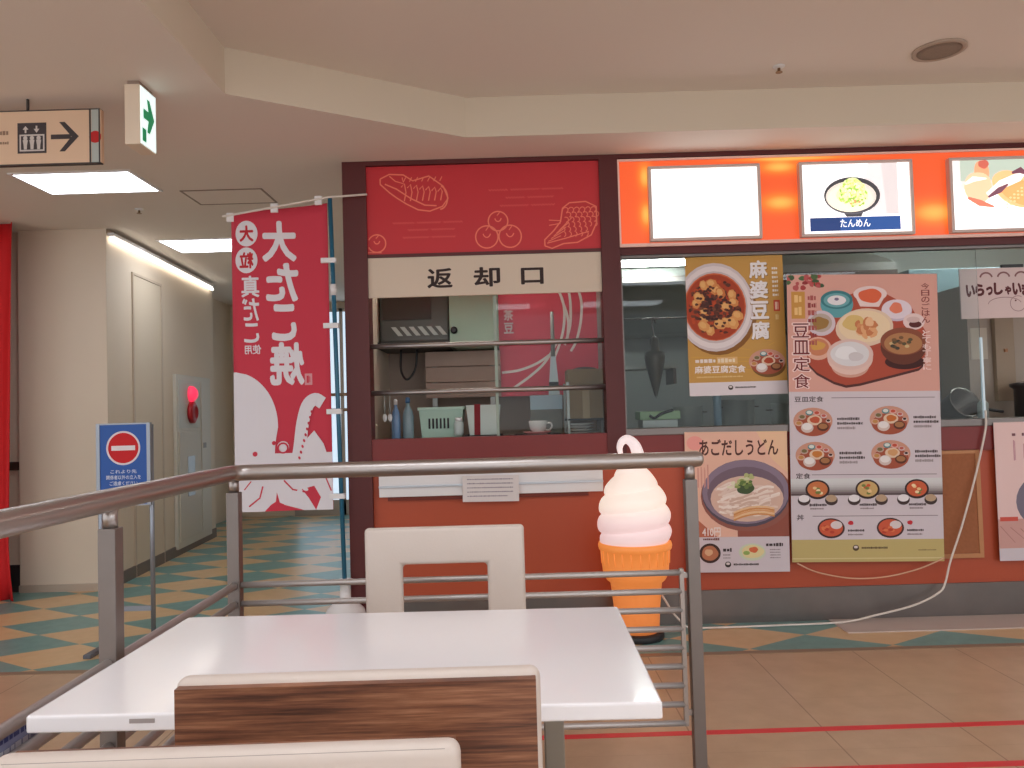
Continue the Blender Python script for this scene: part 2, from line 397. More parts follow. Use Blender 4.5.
# ------------------------------------------------------------------ ceiling lamps and fittings
def ceiling_light(x0, x1, y0, y1, z, e, label, group=None, col=(240, 247, 255)):
    t = thing('ceiling_light', label, 'ceiling light', ((x0 + x1) / 2, (y0 + y1) / 2, z), group=group)
    a, b = (x1 - x0) / 2, (y1 - y0) / 2
    f = bmesh.new(); q = 0.018
    box(f, -a - q, -a, -b - q, b + q, -0.008, 0.0); box(f, a, a + q, -b - q, b + q, -0.008, 0.0); box(f, -a, a, -b - q, -b, -0.008, 0.0); box(f, -a, a, b, b + q, -0.008, 0.0)
    obj('frame', f, M['white_plastic'], t)
    obj('diffuser', B(-a, a, -b, b, -0.005, -0.001), emat('lamp diffuser %.1f' % e, col, e), t)
    return t
ceiling_light(-2.75, -2.105, 4.41, 4.80, LOW, CORR, 'square glowing ceiling panel nearest the hanging lift sign')
ceiling_light(-2.70, -2.05, 6.14, 6.59, LOW, CORR, 'glowing ceiling panel farther down the corridor behind the red banner')
for i, (x, y) in enumerate(((-0.35, 1.15), (-0.3, -1.2), (1.7, -1.2), (3.7, -1.2), (-0.3, -3.3), (1.7, -3.3), (3.7, -3.3), (3.9, 1.4))):
    ceiling_light(x - 0.6, x + 0.6, y - 0.3, y + 0.3, HIGH, HALL, 'glowing rectangular panel in the raised hall ceiling', 'hall ceiling lamps')
for i, (x, y) in enumerate(((-3.4, 1.2), (-3.4, -1.8))):
    ceiling_light(x - 0.6, x + 0.6, y - 0.3, y + 0.3, LOW, HALL, 'glowing rectangular panel in the low ceiling beside the railing', 'low ceiling lamps')
t = thing('linear_wall_light', 'slim white strip light along the top of the corridor wall', 'wall light', onwall(0), (0, 0, WA))
obj('housing', B(0.02, 2.40, -0.05, 0.0, 2.535, 2.56, bev=0.004), M['white_plastic'], t)
obj('tube', tube(bmesh.new(), [(0.03, -0.03, 2.515), (2.39, -0.03, 2.515)], 0.014), emat('strip tube', (255, 246, 232), 4.0), t)
t = thing('ceiling_hatch', 'square access hatch outlined in the ceiling beside the corridor lamp', 'ceiling hatch', (-1.74, 4.99, LOW))
f = bmesh.new()
for a in (-1, 1): box(f, a * 0.245 - 0.006, a * 0.245 + 0.006, -0.165, 0.165, -0.004, 0); box(f, -0.245, 0.245, a * 0.16 - 0.006, a * 0.16 + 0.006, -0.004, 0)
obj('frame', f, mat('hatch rim', (140, 122, 108), 0.6), t)
obj('lid', B(-0.239, 0.239, -0.154, 0.154, -0.002, 0), M['ceil'], t)
t = thing('ceiling_speaker', 'round grey-beige speaker grille in the raised ceiling', 'speaker', (2.01, 3.63, HIGH))
obj('rim', lathe(bmesh.new(), [(0.115, 0), (0.115, -0.008), (0.10, -0.012), (0.095, -0.006)]), mat('speaker rim', (176, 156, 140), 0.6), t)
obj('grille', lathe(bmesh.new(), [(0.095, -0.002), (0.094, -0.008), (0.06, -0.010), (0.001, -0.011)]), mat('speaker grille', (138, 120, 106), 0.7, noise=0.25, nscale=160), t)
def sprinkler(x, y, z, label):
    t = thing('sprinkler', label, 'sprinkler', (x, y, z))
    obj('rose', lathe(bmesh.new(), [(0.028, 0), (0.028, -0.004), (0.012, -0.01)]), M['white_plastic'], t)
    obj('nozzle', lathe(bmesh.new(), [(0.007, -0.01), (0.007, -0.026), (0.016, -0.028), (0.016, -0.031)]), mat('brass', (150, 120, 90), 0.4, 0.6), t)
sprinkler(1.315, 3.76, HIGH, 'small sprinkler head on the raised ceiling beside the round speaker')
sprinkler(-2.42, 5.22, LOW, 'small sprinkler head on the low ceiling in front of the corridor wall')
# hanging lift sign
t = thing('hanging_sign', 'long beige hanging sign with lift pictogram and right arrow', 'sign', (-2.35, 3.4, 2.30))
obj('panel', B(-0.63, 0.62, -0.012, 0.012, 0.0, 0.228), mat('sign beige', (224, 190, 160), 0.6), t)
f = bmesh.new(); dk = mat('sign edge', (62, 56, 54), 0.5)
box(f, -0.63, 0.614, -0.013, 0.013, 0.228, 0.233); box(f, -0.63, 0.614, -0.013, 0.013, -0.005, 0.0); box(f, 0.610, 0.616, -0.0135, 0.0135, -0.005, 0.233); box(f, 0.57, 0.577, -0.0135, 0.0135, 0, 0.228)
obj('edging', f, dk, t)
for x in (-0.45, 0.30): obj('hanger', tube(bmesh.new(), [(x, 0, 0.233), (x, 0, 0.285)], 0.006), dk, t)
A = Art(t, 1.25, 0.228, (-0.63, -0.0125, 0.228)); k = lambda x: (x + 0.63) / 1.25
DK = (70, 62, 64)
A.part('end_strip'); A.rect(k(.579), 0, k(.611), 1, (178, 184, 178)); A.ell(k(.595), .52, .021, .021, (190, 40, 40))
A.part('lift_pictogram'); u0, u1 = k(.262), k(.386); v0, v1 = .22, .80
A.rect(u0, v0, u1, v1, DK); ww = u1 - u0; hh = v1 - v0
P = lambda a, b: (u0 + ww * a, v0 + hh * b)
for a, dn in ((.28, 0), (.66, 1)):
    if dn: A.poly([P(a - .1, .2), P(a + .1, .2), P(a, .33)], (206, 196, 190)); A.rect(*P(a - .03, .1), *P(a + .03, .22), (206, 196, 190))
    else: A.poly([P(a - .1, .22), P(a, .1), P(a + .1, .22)], (206, 196, 190)); A.rect(*P(a - .03, .2), *P(a + .03, .33), (206, 196, 190))
A.rect(*P(.07, .38), *P(.93, .93), (206, 196, 190)); A.rect(*P(.12, .43), *P(.88, .88), DK)
for a in (.27, .5, .73):
    A.ell(*P(a, .5), .0075, .0075, (206, 196, 190), n=12); A.poly([P(a - .09, .56), P(a + .09, .56), P(a + .06, .72), P(a + .05, .87), P(a - .05, .87), P(a - .06, .72)], (206, 196, 190))
A.part('arrow'); u0, u1 = k(.405), k(.525); v0, v1 = .22, .78; ww = u1 - u0; hh = v1 - v0
A.poly([P(0, .42), P(.72, .42), P(.72, .58), P(0, .58)], DK)
A.poly([P(.3, 0), P(.5, 0), P(1, .5), P(.5, 1), P(.3, 1), P(.74, .5)], DK)
A.part('lettering'); A.smudge(k(.12), .36, k(.225), .44, (150, 120, 100), 7); A.smudge(k(.1), .56, k(.225), .62, (150, 120, 100), 9)
A.build()
# exit sign
t = thing('exit_sign', 'small box exit sign with a green arrow on its glowing side face', 'exit sign', (-1.52, 3.30, 2.318))
obj('housing', B(-0.033, 0.03, -0.07, 0.075, 0, 0.25, bev=0.004), mat('sign housing', (226, 208, 186), 0.5), t)
obj('mount', B(-0.025, 0.022, -0.06, 0.065, 0.25, 0.267), mat('sign mount', (150, 130, 116), 0.5), t)
obj('lit_face', B(0.03, 0.033, -0.066, 0.071, 0.006, 0.244), emat('exit face', (226, 246, 244), 0.85), t)
bm = bmesh.new(); g = [(-0.045, 0.145), (0.0, 0.145), (-0.012, 0.195), (0.012, 0.195), (0.055, 0.125), (0.012, 0.055), (-0.012, 0.055), (0.0, 0.105), (-0.045, 0.105)]
bm.faces.new([bm.verts.new((0.0336, y, z + 0.012)) for y, z in g]); bm.faces.new([bm.verts.new(p) for p in ((0.0336, -0.055, 0.02), (0.0336, -0.02, 0.02), (0.0336, -0.02, 0.075), (0.0336, -0.055, 0.075))])
obj('arrow', bm, emat('exit green', (20, 130, 84), 0.6), t)

# ------------------------------------------------------------------ fire hose cabinet and red curtain
t = thing('fire_hose_cabinet', 'pale fire hose cabinet with red lamp and red alarm in corridor wall', 'fire cabinet', (onwall(1.30)[0] + .002, onwall(1.30)[1], 0), (0, 0, WA))
cw = mat('cabinet paint', (206, 200, 188), 0.5)
obj('body', B(0, 0.96, -0.03, 0, 0.06, 1.60, bev=0.004), cw, t)
obj('upper_panel', B(0.05, 0.62, -0.036, -0.03, 1.12, 1.55, bev=0.002), mat('cabinet upper', (196, 196, 188), 0.5), t)
dd = obj('door', B(0.05, 0.62, -0.038, -0.03, 0.12, 1.09, bev=0.002), mat('cabinet door', (200, 192, 178), 0.5), t)
obj('side_door', B(0.66, 0.92, -0.038, -0.03, 0.12, 1.55, bev=0.002), cw, t)
obj('handle_plate', B(0.25, 0.44, -0.042, -0.036, 0.50, 0.86), mat('door window', (156, 158, 160), 0.3, 0.3), dd)
bm = bmesh.new(); lathe(bm, [(0.075, 0), (0.07, 0.03), (0.04, 0.06), (0.002, 0.07)], 20); bmesh.ops.rotate(bm, verts=bm.verts[:], matrix=Matrix.Rotation(R(90), 3, 'X')); obj('lamp', bm, emat('red lamp', (255, 60, 96), 0.8), t, (0.35, -0.036, 1.43))
bm = bmesh.new(); lathe(bm, [(0.10, 0), (0.10, 0.03), (0.06, 0.05), (0.055, 0.035), (0.002, 0.03)], 24); bmesh.ops.rotate(bm, verts=bm.verts[:], matrix=Matrix.Rotation(R(90), 3, 'X')); obj('alarm_button', bm, mat('alarm red', (176, 30, 40), 0.4), t, (0.36, -0.036, 1.26))
obj('door_tag', B(0.70, 0.78, -0.042, -0.038, 0.92, 0.97), mat('tag grey', (150, 146, 140), 0.5), t)
bm = bmesh.new(); rows = []
for j in range(15):
    z = 0.004 + 2.571 * j / 14; q = j / 14; edge = -3.43 + .045 * q * q + .035 * max(0, 1 - q * 9)
    rows.append([bm.verts.new((-5.2 + (edge + 5.2) * i / 60, 5.45 + 0.035 * math.sin(i * 0.9) + 0.012 * math.sin(i * 2.3 + j * .3), z)) for i in range(61)])
for j in range(14):
    for i in range(60): bm.faces.new((rows[j][i], rows[j][i + 1], rows[j + 1][i + 1], rows[j + 1][i])).smooth = True
o = obj('curtain', bm, mat('red cloth', (206, 20, 26), 0.75), None); md = o.modifiers.new('thick', 'SOLIDIFY'); md.thickness = 0.006
tag(o, 'floor-length bright red curtain hanging at the left of the beige pier', 'curtain')

# ================================================================== THE FOOD STALL
Y = 4.40
struct('trim_4', B(-0.905, -0.775, Y - 0.03, Y + 0.10, 0, 2.56), M['maroon'])
struct('trim_5', B(0.513, 0.615, Y - 0.03, Y + 0.10, 0.93, 2.56), M['maroon'])
struct('trim_6', B(-0.905, 4.8, Y - 0.03, Y + 0.10, 2.56, 2.585), M['maroon'])
struct('trim_7', B(-0.775, 0.513, Y - 0.02, Y + 0.10, 0.93, 1.05), M['maroon_red'])
struct('trim_8', B(0.615, 4.8, Y - 0.02, Y + 0.10, 0.90, 1.03), M['maroon_red'])
struct('trim_9', B(-0.775, 0.513, Y - 0.02, Y + 0.06, 2.05, 2.068), M['maroon'])
struct('wall_counter', B(-0.775, 4.8, Y, Y + 0.10, 0.18, 0.93), M['orange'])
struct('baseboard_counter', B(-0.775, 4.8, Y - 0.012, Y + 0.10, 0.0, 0.18), M['steel'])
struct('wall_transom', B(0.615, 4.8, Y + 0.0, Y + 0.10, 2.03, 2.56), M['maroon'])
struct('trim_10', B(0.60, 4.8, Y - 0.028, Y + 0.12, 1.03, 1.07, bev=0.004), M['steel'])
struct('wall_stall_side', B(-0.905, -0.82, Y + 0.10, 9.75, 0, LOW), M['wall'])
struct('wall_stall_end', B(4.8, 4.9, Y - 0.02, 9.75, 0, LOW), M['wall'])
# kitchen shell
kw = mat('kitchen wall steel', (164, 168, 164), 0.5, 0.1, noise=0.1, nscale=1.2)
struct('wall_kitchen_back', B(-0.82, 4.8, 6.9, 7.0, 0, LOW), kw)
struct('wall_kitchen_partition', B(-0.82, 0.60, 5.35, 5.42, 0, LOW), mat('partition board', (164, 144, 130), 0.6, noise=0.15, nscale=2))
struct('wall_kitchen_divider', B(0.56, 0.60, Y + 0.10, 5.42, 0, LOW), mat('divider', (120, 124, 118), 0.5))
# return hatch: window with two shelf rails and a mullion
w1 = struct('window_1', B(-0.092, -0.076, Y + 0.03, Y + 0.05, 1.05, 2.05), mat('hatch mullion', (150, 164, 150), 0.5))
for z in (1.562, 1.304): obj('rail', tube(bmesh.new(), [(-0.775, Y + 0.01, z), (0.513, Y + 0.01, z)], 0.014), M['rail_steel'], w1)
obj('pane', B(-0.076, 0.513, Y + 0.038, Y + 0.042, 1.05, 2.05), M['glass'], w1)
# kitchen window
w2 = struct('window_2', B(0.615, 2.612, Y + 0.045, Y + 0.051, 1.07, 2.03), M['glass'])
obj('glass_edge', B(2.612, 2.622, Y + 0.04, Y + 0.056, 1.07, 1.52), emat('glass edge painted gleam', (196, 212, 220), 0.3), w2)  # weak glow put into the glass edge stands in for its gleam
fr = bmesh.new(); box(fr, 0.615, 0.63, Y + 0.03, Y + 0.07, 1.07, 2.03); box(fr, 0.63, 4.8, Y + 0.02, Y + 0.07, 2.015, 2.035)
obj('window_frame', fr, M['steel'], w2)

# ---- red panel with line drawings
t = thing('fascia_sign', 'red fascia panel with pale line drawings of fruit and bread', 'sign', (-0.775, Y - 0.012, 2.558))
PW, PH = 1.288, 0.492
sheet_part(t, PW, PH, M['panel_red'], 0.02, 'panel')
A = Art(t, PW, PH, (0, -0.0006, 0)); LC = (240, 128, 104); LT = (226, 98, 88)
A.part('fruit_drawing')
def fruit(u, v, r):
    A.arc(u, v, r, r, .006, LC, 0, 360, 30); A.arc(u, v - r * 1.2, r * .35, r * .5, .005, LC, 20, 160, 8); A.line([(u - .004, v - r * 1.5), (u + .008, v - r * 2.4)], .004, LC)
fruit(.512, .83, .048); fruit(.612, .83, .048); fruit(.562, .655, .042); fruit(.04, .87, .038)
A.line([(.0, .97), (.06, .975)], .004, LC)
A.part('bread_drawing')
A.line([(.06, .14), (.1, .09), (.16, .10), (.2, .17), (.27, .12), (.29, .16), (.33, .24), (.35, .38), (.325, .47), (.27, .52), (.22, .5), (.17, .43), (.13, .36), (.1, .30), (.06, .2), (.06, .14)], .006, LC)
A.line([(.08, .2), (.13, .26), (.19, .37), (.25, .45), (.3, .46)], .006, LC)
for a in range(7):
    x = .15 + a * .026; A.line([(x, .24 + .01 * a), (x + .014, .20 + .01 * a), (x + .02, .30), (x + .012, .40)], .005, LC); A.line([(x + .01, .18), (x + .02, .13)], .004, LC)
A.line([(.1, .11), (.125, .17), (.16, .2), (.155, .13)], .005, LC); A.arc(.315, .37, .033, .05, .006, LC, -80, 90)
A.part('grape_drawing')
A.line([(.76, .95), (.79, .98), (.84, .93), (.9, .92), (.96, .84), (.985, .7), (.985, .52), (.94, .46), (.87, .47), (.84, .53), (.83, .68), (.8, .78), (.76, .88), (.76, .95)], .006, LC)
for j in range(6):
    for i in range(6 - (j > 3)):
        A.arc(.853 + i * .024 + (j % 2) * .011 - .008 * max(0, j - 2), .55 + j * .055, .011, .011, .004, LC, 200 + 20 * j, 430, 7)
for i in range(5): A.line([(.775 + .012 * i, .90 - .03 * i), (.83 + .012 * i, .84 - .05 * i)], .004, LC)
A.line([(.78, .72), (.83, .70)], .004, LC); A.line([(.78, .66), (.83, .67)], .004, LC); A.line([(.77, .92), (.85, .87), (.95, .80)], .005, LC)
A.part('lettering')
for (cx, v, words) in ((.26, .645, (.09, .10, .08)), (.275, .725, (.085, .10)), (.265, .81, (.11, .10)), (.685, .30, (.08, .12, .09)), (.70, .39, (.08, .11)), (.69, .48, (.12, .1))):
    tot = sum(words) + .014 * (len(words) - 1); x = cx - tot / 2
    for wl in words:
        n = int(wl / .006); A.line([(x + wl * i / n, v + (.012 if i % 2 else -.008)) for i in range(n + 1)], .0036, LT); x += wl + .014
A.build()
# ---- return sign
t = thing('sign_board', 'cream sign board lettered in dark brown above the return hatch', 'sign', (-0.776, Y - 0.014, 2.049))
sheet_part(t, 1.286, 0.22, M['cream_board'], 0.016, 'board')
A = Art(t, 1.286, 0.22, (0, -0.0006, 0)); A.part('lettering')
for ch, a, b in (('返', .253, .362), ('却', .452, .566), ('口', .655, .752)): A.text(ch, a, .30 + (.05 if ch == '口' else 0), b, .80 - (.03 if ch == '口' else 0), (50, 32, 30), .035)
A.build()

# ---- backlit fascia with the menu light boxes
t = thing('lit_fascia', 'glowing orange fascia with pale pink border behind the menu boxes', 'light fascia', (0.613, Y - 0.016, 2.068))
m = bpy.data.materials.new('backlit orange acrylic'); m.use_nodes = True; nt = m.node_tree; b = nt.nodes['Principled BSDF']
tc = nt.nodes.new('ShaderNodeTexCoord'); sp = nt.nodes.new('ShaderNodeSeparateXYZ'); nt.links.new(tc.outputs['Object'], sp.inputs[0]); acc = None
for cx, cz, sx, sz in ((.90, .425, .10, .035), (.90, .225, .10, .045), (.155, .39, .035, .07), (.155, .18, .035, .07), (1.745, .145, .12, .06), (.98, .47, .3, .012)):
    dx = math_node(nt, 'POWER', math_node(nt, 'ABSOLUTE', math_node(nt, 'DIVIDE', math_node(nt, 'SUBTRACT', sp.outputs[0], cx), sx)), 2.0)
    dz = math_node(nt, 'POWER', math_node(nt, 'ABSOLUTE', math_node(nt, 'DIVIDE', math_node(nt, 'SUBTRACT', sp.outputs[2], cz), sz)), 2.0)
    g = math_node(nt, 'EXPONENT', math_node(nt, 'MULTIPLY', math_node(nt, 'ADD', dx, dz), -1.0))
    acc = g if acc is None else math_node(nt, 'ADD', acc, g)
cr = nt.nodes.new('ShaderNodeValToRGB'); e = cr.color_ramp.elements; e[0].color = lin((230, 94, 46)); e[1].color = lin((255, 206, 96)); x = e.new(.45); x.color = lin((252, 140, 52))
nt.links.new(acc, cr.inputs[0]); nt.links.new(cr.outputs[0], b.inputs['Emission Color']); b.inputs['Emission Strength'].default_value = 0.8
b.inputs['Base Color'].default_value = lin((200, 70, 30)); b.inputs['Roughness'].default_value = .35
obj('acrylic_panel', B(0.012, 4.1, 0, 0.005, 0.012, 0.478), m, t)
fr = bmesh.new(); box(fr, 0, 4.12, -0.012, 0.004, 0, 0.018); box(fr, 0, 4.12, -0.012, 0.004, 0.476, 0.488); box(fr, 0, 0.012, -0.012, 0.004, 0.014, 0.476)
obj('border', fr, mat('pink border', (250, 206, 192), 0.4), t)
def menu_box(x, label, art, wdt=0.627):
    t = thing('menu_light_box', label, 'light box', (x, Y - 0.018, 2.090), group='menu light boxes over the kitchen window')
    H = 0.414; q = 0.016; f = bmesh.new()
    box(f, 0, wdt, -0.04, 0, 0, q, bev=.003); box(f, 0, wdt, -0.04, 0, H - q, H, bev=.003); box(f, 0, q, -0.04, 0, q, H - q); box(f, wdt - q, wdt, -0.04, 0, q, H - q)
    obj('frame', f, mat('box frame', (206, 186, 178), 0.4, 0.1), t)
    A = Art(t, wdt - 2 * q, H - 2 * q, (q, -0.030, H - q), emit=0.95)
    obj('lit_face', B(q, wdt - q, -0.030, -0.02, q, H - q), emat('box white', (255, 252, 250), 1.15), t)
    if art: art(A); A.build()
def art_tanmen(A):
    A.part('bowl_picture')
    A.poly([(.62, 0), (.89, 0), (.89, .74), (.62, .74), (.55, .4)], (222, 214, 214)); A.poly([(.74, 0), (.89, 0), (.89, .74), (.78, .74)], (206, 198, 198))
    A.poly([(.36, .66), (.57, .66), (.54, .765), (.40, .765)], (64, 62, 68))
    A.ell(.46, .46, .262, .175, (92, 90, 96)); A.ell(.46, .455, .262, .165, (60, 58, 62)); A.ell(.45, .475, .235, .145, (214, 206, 196)); A.ell(.44, .50, .205, .125, (250, 240, 206))
    A.ell(.47, .36, .11, .10, (222, 232, 168), wob=.08); A.ell(.46, .46, .15, .09, (226, 230, 176), wob=.08)
    for k in range(150):
        a = random.random() * 6.28; r = math.sqrt(random.random()); yy = .42 + .20 * r * math.sin(a)
        A.ell(.465 + .16 * r * math.cos(a) * (.45 + yy * .9), yy, random.uniform(.012, .028), random.uniform(.006, .012), random.choice(((206, 226, 130), (172, 206, 92), (228, 236, 170), (244, 240, 206), (148, 188, 84), (236, 226, 180))), rot=random.random() * 3, n=9)
    for k in range(10): A.ell(.4 + .2 * random.random(), .5 + .12 * random.random(), .014, .009, random.choice(((216, 150, 104), (150, 180, 80))), n=8)
    A.part('caption'); A.rect(.06, .77, .90, .965, (34, 74, 138)); A.rect(.06, .77, .34, .965, (30, 54, 106))
    A.text('たんめん', .34, .80, .62, .915, (244, 246, 250), .02)
def art_tacos(A):
    A.part('crepe_picture'); A.rect(.08, 0, 1, .42, (176, 190, 176)); A.rect(0, 0, .08, .3, (226, 222, 220))
    A.poly([(.08, .42), (1, .42), (1, .30), (.08, .30)], (214, 218, 210))
    A.ell(.28, .18, .07, .12, (222, 160, 120), wob=.06); A.ell(.30, .06, .05, .04, (190, 96, 80), wob=.1); A.ell(.24, .40, .13, .15, (240, 196, 158), wob=.04)
    A.line([(.12, .34), (.2, .27), (.32, .27)], .05, (250, 246, 240), True); A.line([(.14, .54), (.25, .62), (.38, .68)], .06, (206, 120, 96), True)
    A.ell(.60, .44, .25, .15, (246, 186, 130), rot=.5, wob=.03); A.ell(.62, .47, .21, .11, (238, 168, 104), rot=.5)
    A.line([(.32, .50), (.46, .36), (.62, .26), (.68, .2)], .09, (252, 244, 238), True); A.line([(.33, .54), (.44, .44), (.52, .36)], .055, (116, 72, 86), True); A.line([(.56, .2), (.64, .16), (.72, .24)], .06, (110, 66, 80), True)
    for i in range(7):
        for j in range(3): A.ell(.50 + i * .036, .60 - i * .045 + j * .05, .012, .009, (250, 206, 152), n=8)
    A.ell(.90, .42, .12, .13, (244, 178, 118), wob=.05); A.ell(.93, .46, .08, .09, (236, 158, 96)); A.ell(.86, .28, .06, .04, (250, 240, 232))
    A.part('caption'); A.smudge(.45, .82, .95, .85, (226, 222, 222), 12)
menu_box(0.779, 'blank white glowing menu box, leftmost over the kitchen window', None, 0.614)
menu_box(1.607, 'glowing menu box picturing a noodle bowl with green cabbage', art_tanmen, 0.622)
menu_box(2.430, 'glowing menu box picturing folded crepes at right end of fascia', art_tacos, 0.622)

# ------------------------------------------------------------------ posters
PAPER = mat('poster paper', (212, 200, 206), 0.55)
def tray_meal(A, u, v, s, main=(196, 96, 50)):
    A.ell(u, v, s, s * .68, (206, 150, 128)); A.ell(u, v + .12 * s, s * .9, s * .55, (168, 84, 60))
    for du, dv, r, c, c2 in ((-.18, -.42, .2, (96, 140, 142), (216, 220, 214)), (.2, -.4, .18, (224, 170, 160), (202, 84, 62)), (.55, -.25, .16, (214, 190, 190), (196, 96, 80)), (-.55, -.2, .2, (188, 160, 144), (120, 104, 66)), (.78, 0, .13, (216, 196, 190), (60, 34, 30)), (-.72, .12, .2, (214, 170, 150), (196, 140, 80))):
        A.ell(u + du * s, v + dv * s * A.w / A.h, r * s, r * s * .7, c, n=14); A.ell(u + du * s, v + (dv - .02) * s * A.w / A.h, r * s * .7, r * s * .45, c2, n=12)
    A.ell(u + .08 * s, v - .02 * s, .38 * s, .26 * s, (226, 196, 168), n=18); A.ell(u + .1 * s, v - .03 * s, .26 * s, .17 * s, main, n=14, wob=.1)
    A.ell(u + .5 * s, v + .3 * s * A.w / A.h, .3 * s, .22 * s, (96, 52, 36), n=16); A.ell(u + .5 * s, v + .27 * s * A.w / A.h, .23 * s, .14 * s, (170, 116, 74), n=14)
    A.ell(u - .3 * s, v + .34 * s * A.w / A.h, .32 * s, .26 * s, (216, 196, 188), n=16); A.ell(u - .3 * s, v + .28 * s * A.w / A.h, .26 * s, .18 * s, (236, 228, 226), n=14)
def logo(A, u, v, r, c=(60, 50, 46)):
    A.ell(u, v, r, r * .95, c, n=18); A.ell(u, v - r * .25 * A.w / A.h, r * .62, r * .42, (220, 208, 206), n=14); A.smudge(u + r * 1.8, v - .35 * r * A.w / A.h, u + r * 10, v + .35 * r * A.w / A.h, c, 14)

# -- mapo tofu poster, just inside the glass
t = thing('poster', 'mustard yellow poster of red tofu stew on a white plate', 'poster', (0.984, Y + 0.04, 2.013))
sheet_part(t, 0.545, 0.775, mat('mustard sheet', (200, 150, 70), 0.55), 0.0015, 'sheet')
A = Art(t, 0.545, 0.775, (0, -0.0004, 0))
A.part('background'); A.rect(0, .905, 1, 1, (226, 216, 220))
for k in range(9): A.line([(random.random() * .9, .6 + .03 * k), (random.random() * .5 + .4, .62 + .03 * k)], .02, (212, 162, 70), True)
A.part('stew_picture'); u, v = .29, .365
A.ell(u + .03, v + .03, .40, .45, (140, 92, 40)); A.ell(u, v, .40, .455, (214, 200, 202)); A.ell(u, v, .375, .425, (232, 220, 220)); A.ell(u, v, .335, .37, (206, 190, 190)); A.ell(u, v - .002, .318, .348, (206, 104, 62)); A.ell(u, v, .305, .335, (172, 66, 36))
for k in range(170):
    a = random.random() * 6.28; r = math.sqrt(random.random()); A.ell(u + .27 * r * math.cos(a), v + .2 * r * math.sin(a), random.uniform(.015, .03), random.uniform(.012, .024), random.choice(((92, 48, 36), (74, 38, 32), (112, 60, 40), (190, 76, 36))), n=9, wob=.15)
for k in range(17):
    a = k * 2.4; r = .28 + .68 * math.sqrt((k % 9 + .5) / 9); x, y, q = u + .26 * r * math.cos(a), v + .20 * r * math.sin(a), random.uniform(.052, .076)
    rr = random.random() * 1.5; A.ell(x, y, q, q * .8, random.choice(((214, 138, 78), (222, 156, 92), (204, 120, 66))), rot=rr, n=7); A.ell(x - .008, y - .006, q * .65, q * .5, (230, 176, 110), rot=rr, n=6)
for k in range(60):
    a = random.random() * 6.28; r = math.sqrt(random.random()) * .8; A.ell(u + .25 * r * math.cos(a), v + .19 * r * math.sin(a), .018, .014, random.choice(((78, 42, 36), (100, 52, 38))), n=8, wob=.2)
for k in range(40):
    a = random.random() * 6.28; r = math.sqrt(random.random()); A.ell(u - .04 + .13 * r * math.cos(a), v + .01 + .085 * r * math.sin(a), random.uniform(.016, .028), random.uniform(.012, .02), random.choice(((78, 44, 38), (96, 54, 44), (64, 36, 34), (120, 72, 52))), n=8, wob=.2)
A.part('tray_picture'); A.ell(.815, .795, .175, .12, (120, 84, 40)); tray_meal(A, .80, .765, .185, (180, 70, 40))
A.part('lettering')
for i, ch in enumerate('麻婆豆腐'):
    v0 = .035 + i * .147; A.text(ch, .648, v0 + .006, .848, v0 + .136, (150, 112, 60), .055); A.text(ch, .652, v0, .84, v0 + .13, (240, 234, 236), .045)
for i in range(7): A.smudge(.885, .085 + i * .032, .945, .105 + i * .032, (236, 226, 214), 2)
A.rect(.89, .325, .955, .405, (196, 70, 50)); A.smudge(.905, .335, .94, .395, (230, 190, 170), 1); A.smudge(.905, .42, .94, .47, (222, 190, 130), 1)
A.smudge(.07, .735, .28, .765, (236, 222, 214), 4); A.rect(.29, .725, .50, .775, (222, 178, 116)); A.smudge(.30, .735, .48, .765, (240, 220, 190), 4)
A.text('麻婆豆腐定食', .06, .785, .58, .84, (244, 232, 226), .03); A.smudge(.08, .86, .55, .872, (224, 190, 130), 16)
logo(A, .42, .945, .026)
A.build()

# -- the tall set-meal poster hanging outside over the sill
t = thing('poster', 'tall pink and white set-meal poster hanging over the window sill', 'poster', (1.520, Y - 0.042, 1.886), (0, R(1.2), 0))
PWm, PHm = 0.822, 1.562
sheet_part(t, PWm, PHm, PAPER, 0.0012, 'sheet')
A = Art(t, PWm, PHm, (0, -0.0004, 0)); S = .41
def px(x, y): return ((x - 40) / 805, (y - 90) / 625 * S)
def pe(x, y, rx, ry, c, **k): A.ell(*px(x, y), rx / 805, ry / 805, c, **k)
A.part('background')
for i in range(8):
    for j in range(10): A.rect(i / 8, S * j / 10, (i + 1) / 8, S * (j + 1) / 10, (222, 166, 152))
A.part('set_meal_picture')
TP = [(142, 560), (190, 612), (280, 662), (345, 682), (420, 672), (600, 628), (735, 594), (768, 565), (778, 400), (705, 270), (570, 195), (430, 180), (290, 225), (185, 330), (140, 450)]
A.poly([px(x, y + 14) for x, y in TP], (86, 44, 40)); A.poly([px(x, y) for x, y in TP], (178, 78, 56))
pe(305, 250, 88, 72, (96, 164, 172)); pe(305, 225, 86, 50, (60, 126, 134)); pe(305, 228, 70, 38, (110, 170, 176)); pe(305, 228, 50, 26, (236, 232, 236)); pe(305, 222, 12, 8, (120, 110, 140))
A.poly([px(395, 185), px(575, 190), px(530, 265), px(430, 262)], (238, 214, 210)); pe(485, 195, 90, 42, (238, 214, 212)); pe(485, 205, 62, 38, (228, 104, 66), wob=.08)
pe(625, 285, 82, 58, (206, 190, 206)); pe(625, 278, 80, 52, (232, 216, 226)); pe(622, 272, 34, 30, (232, 130, 100), wob=.1)
pe(715, 345, 58, 44, (232, 206, 204)); pe(722, 360, 34, 18, (92, 36, 36)); pe(712, 335, 36, 16, (216, 186, 184))
pe(220, 350, 76, 68, (216, 200, 208)); pe(218, 348, 60, 50, (190, 172, 160)); pe(215, 350, 44, 34, (160, 122, 66), wob=.12)
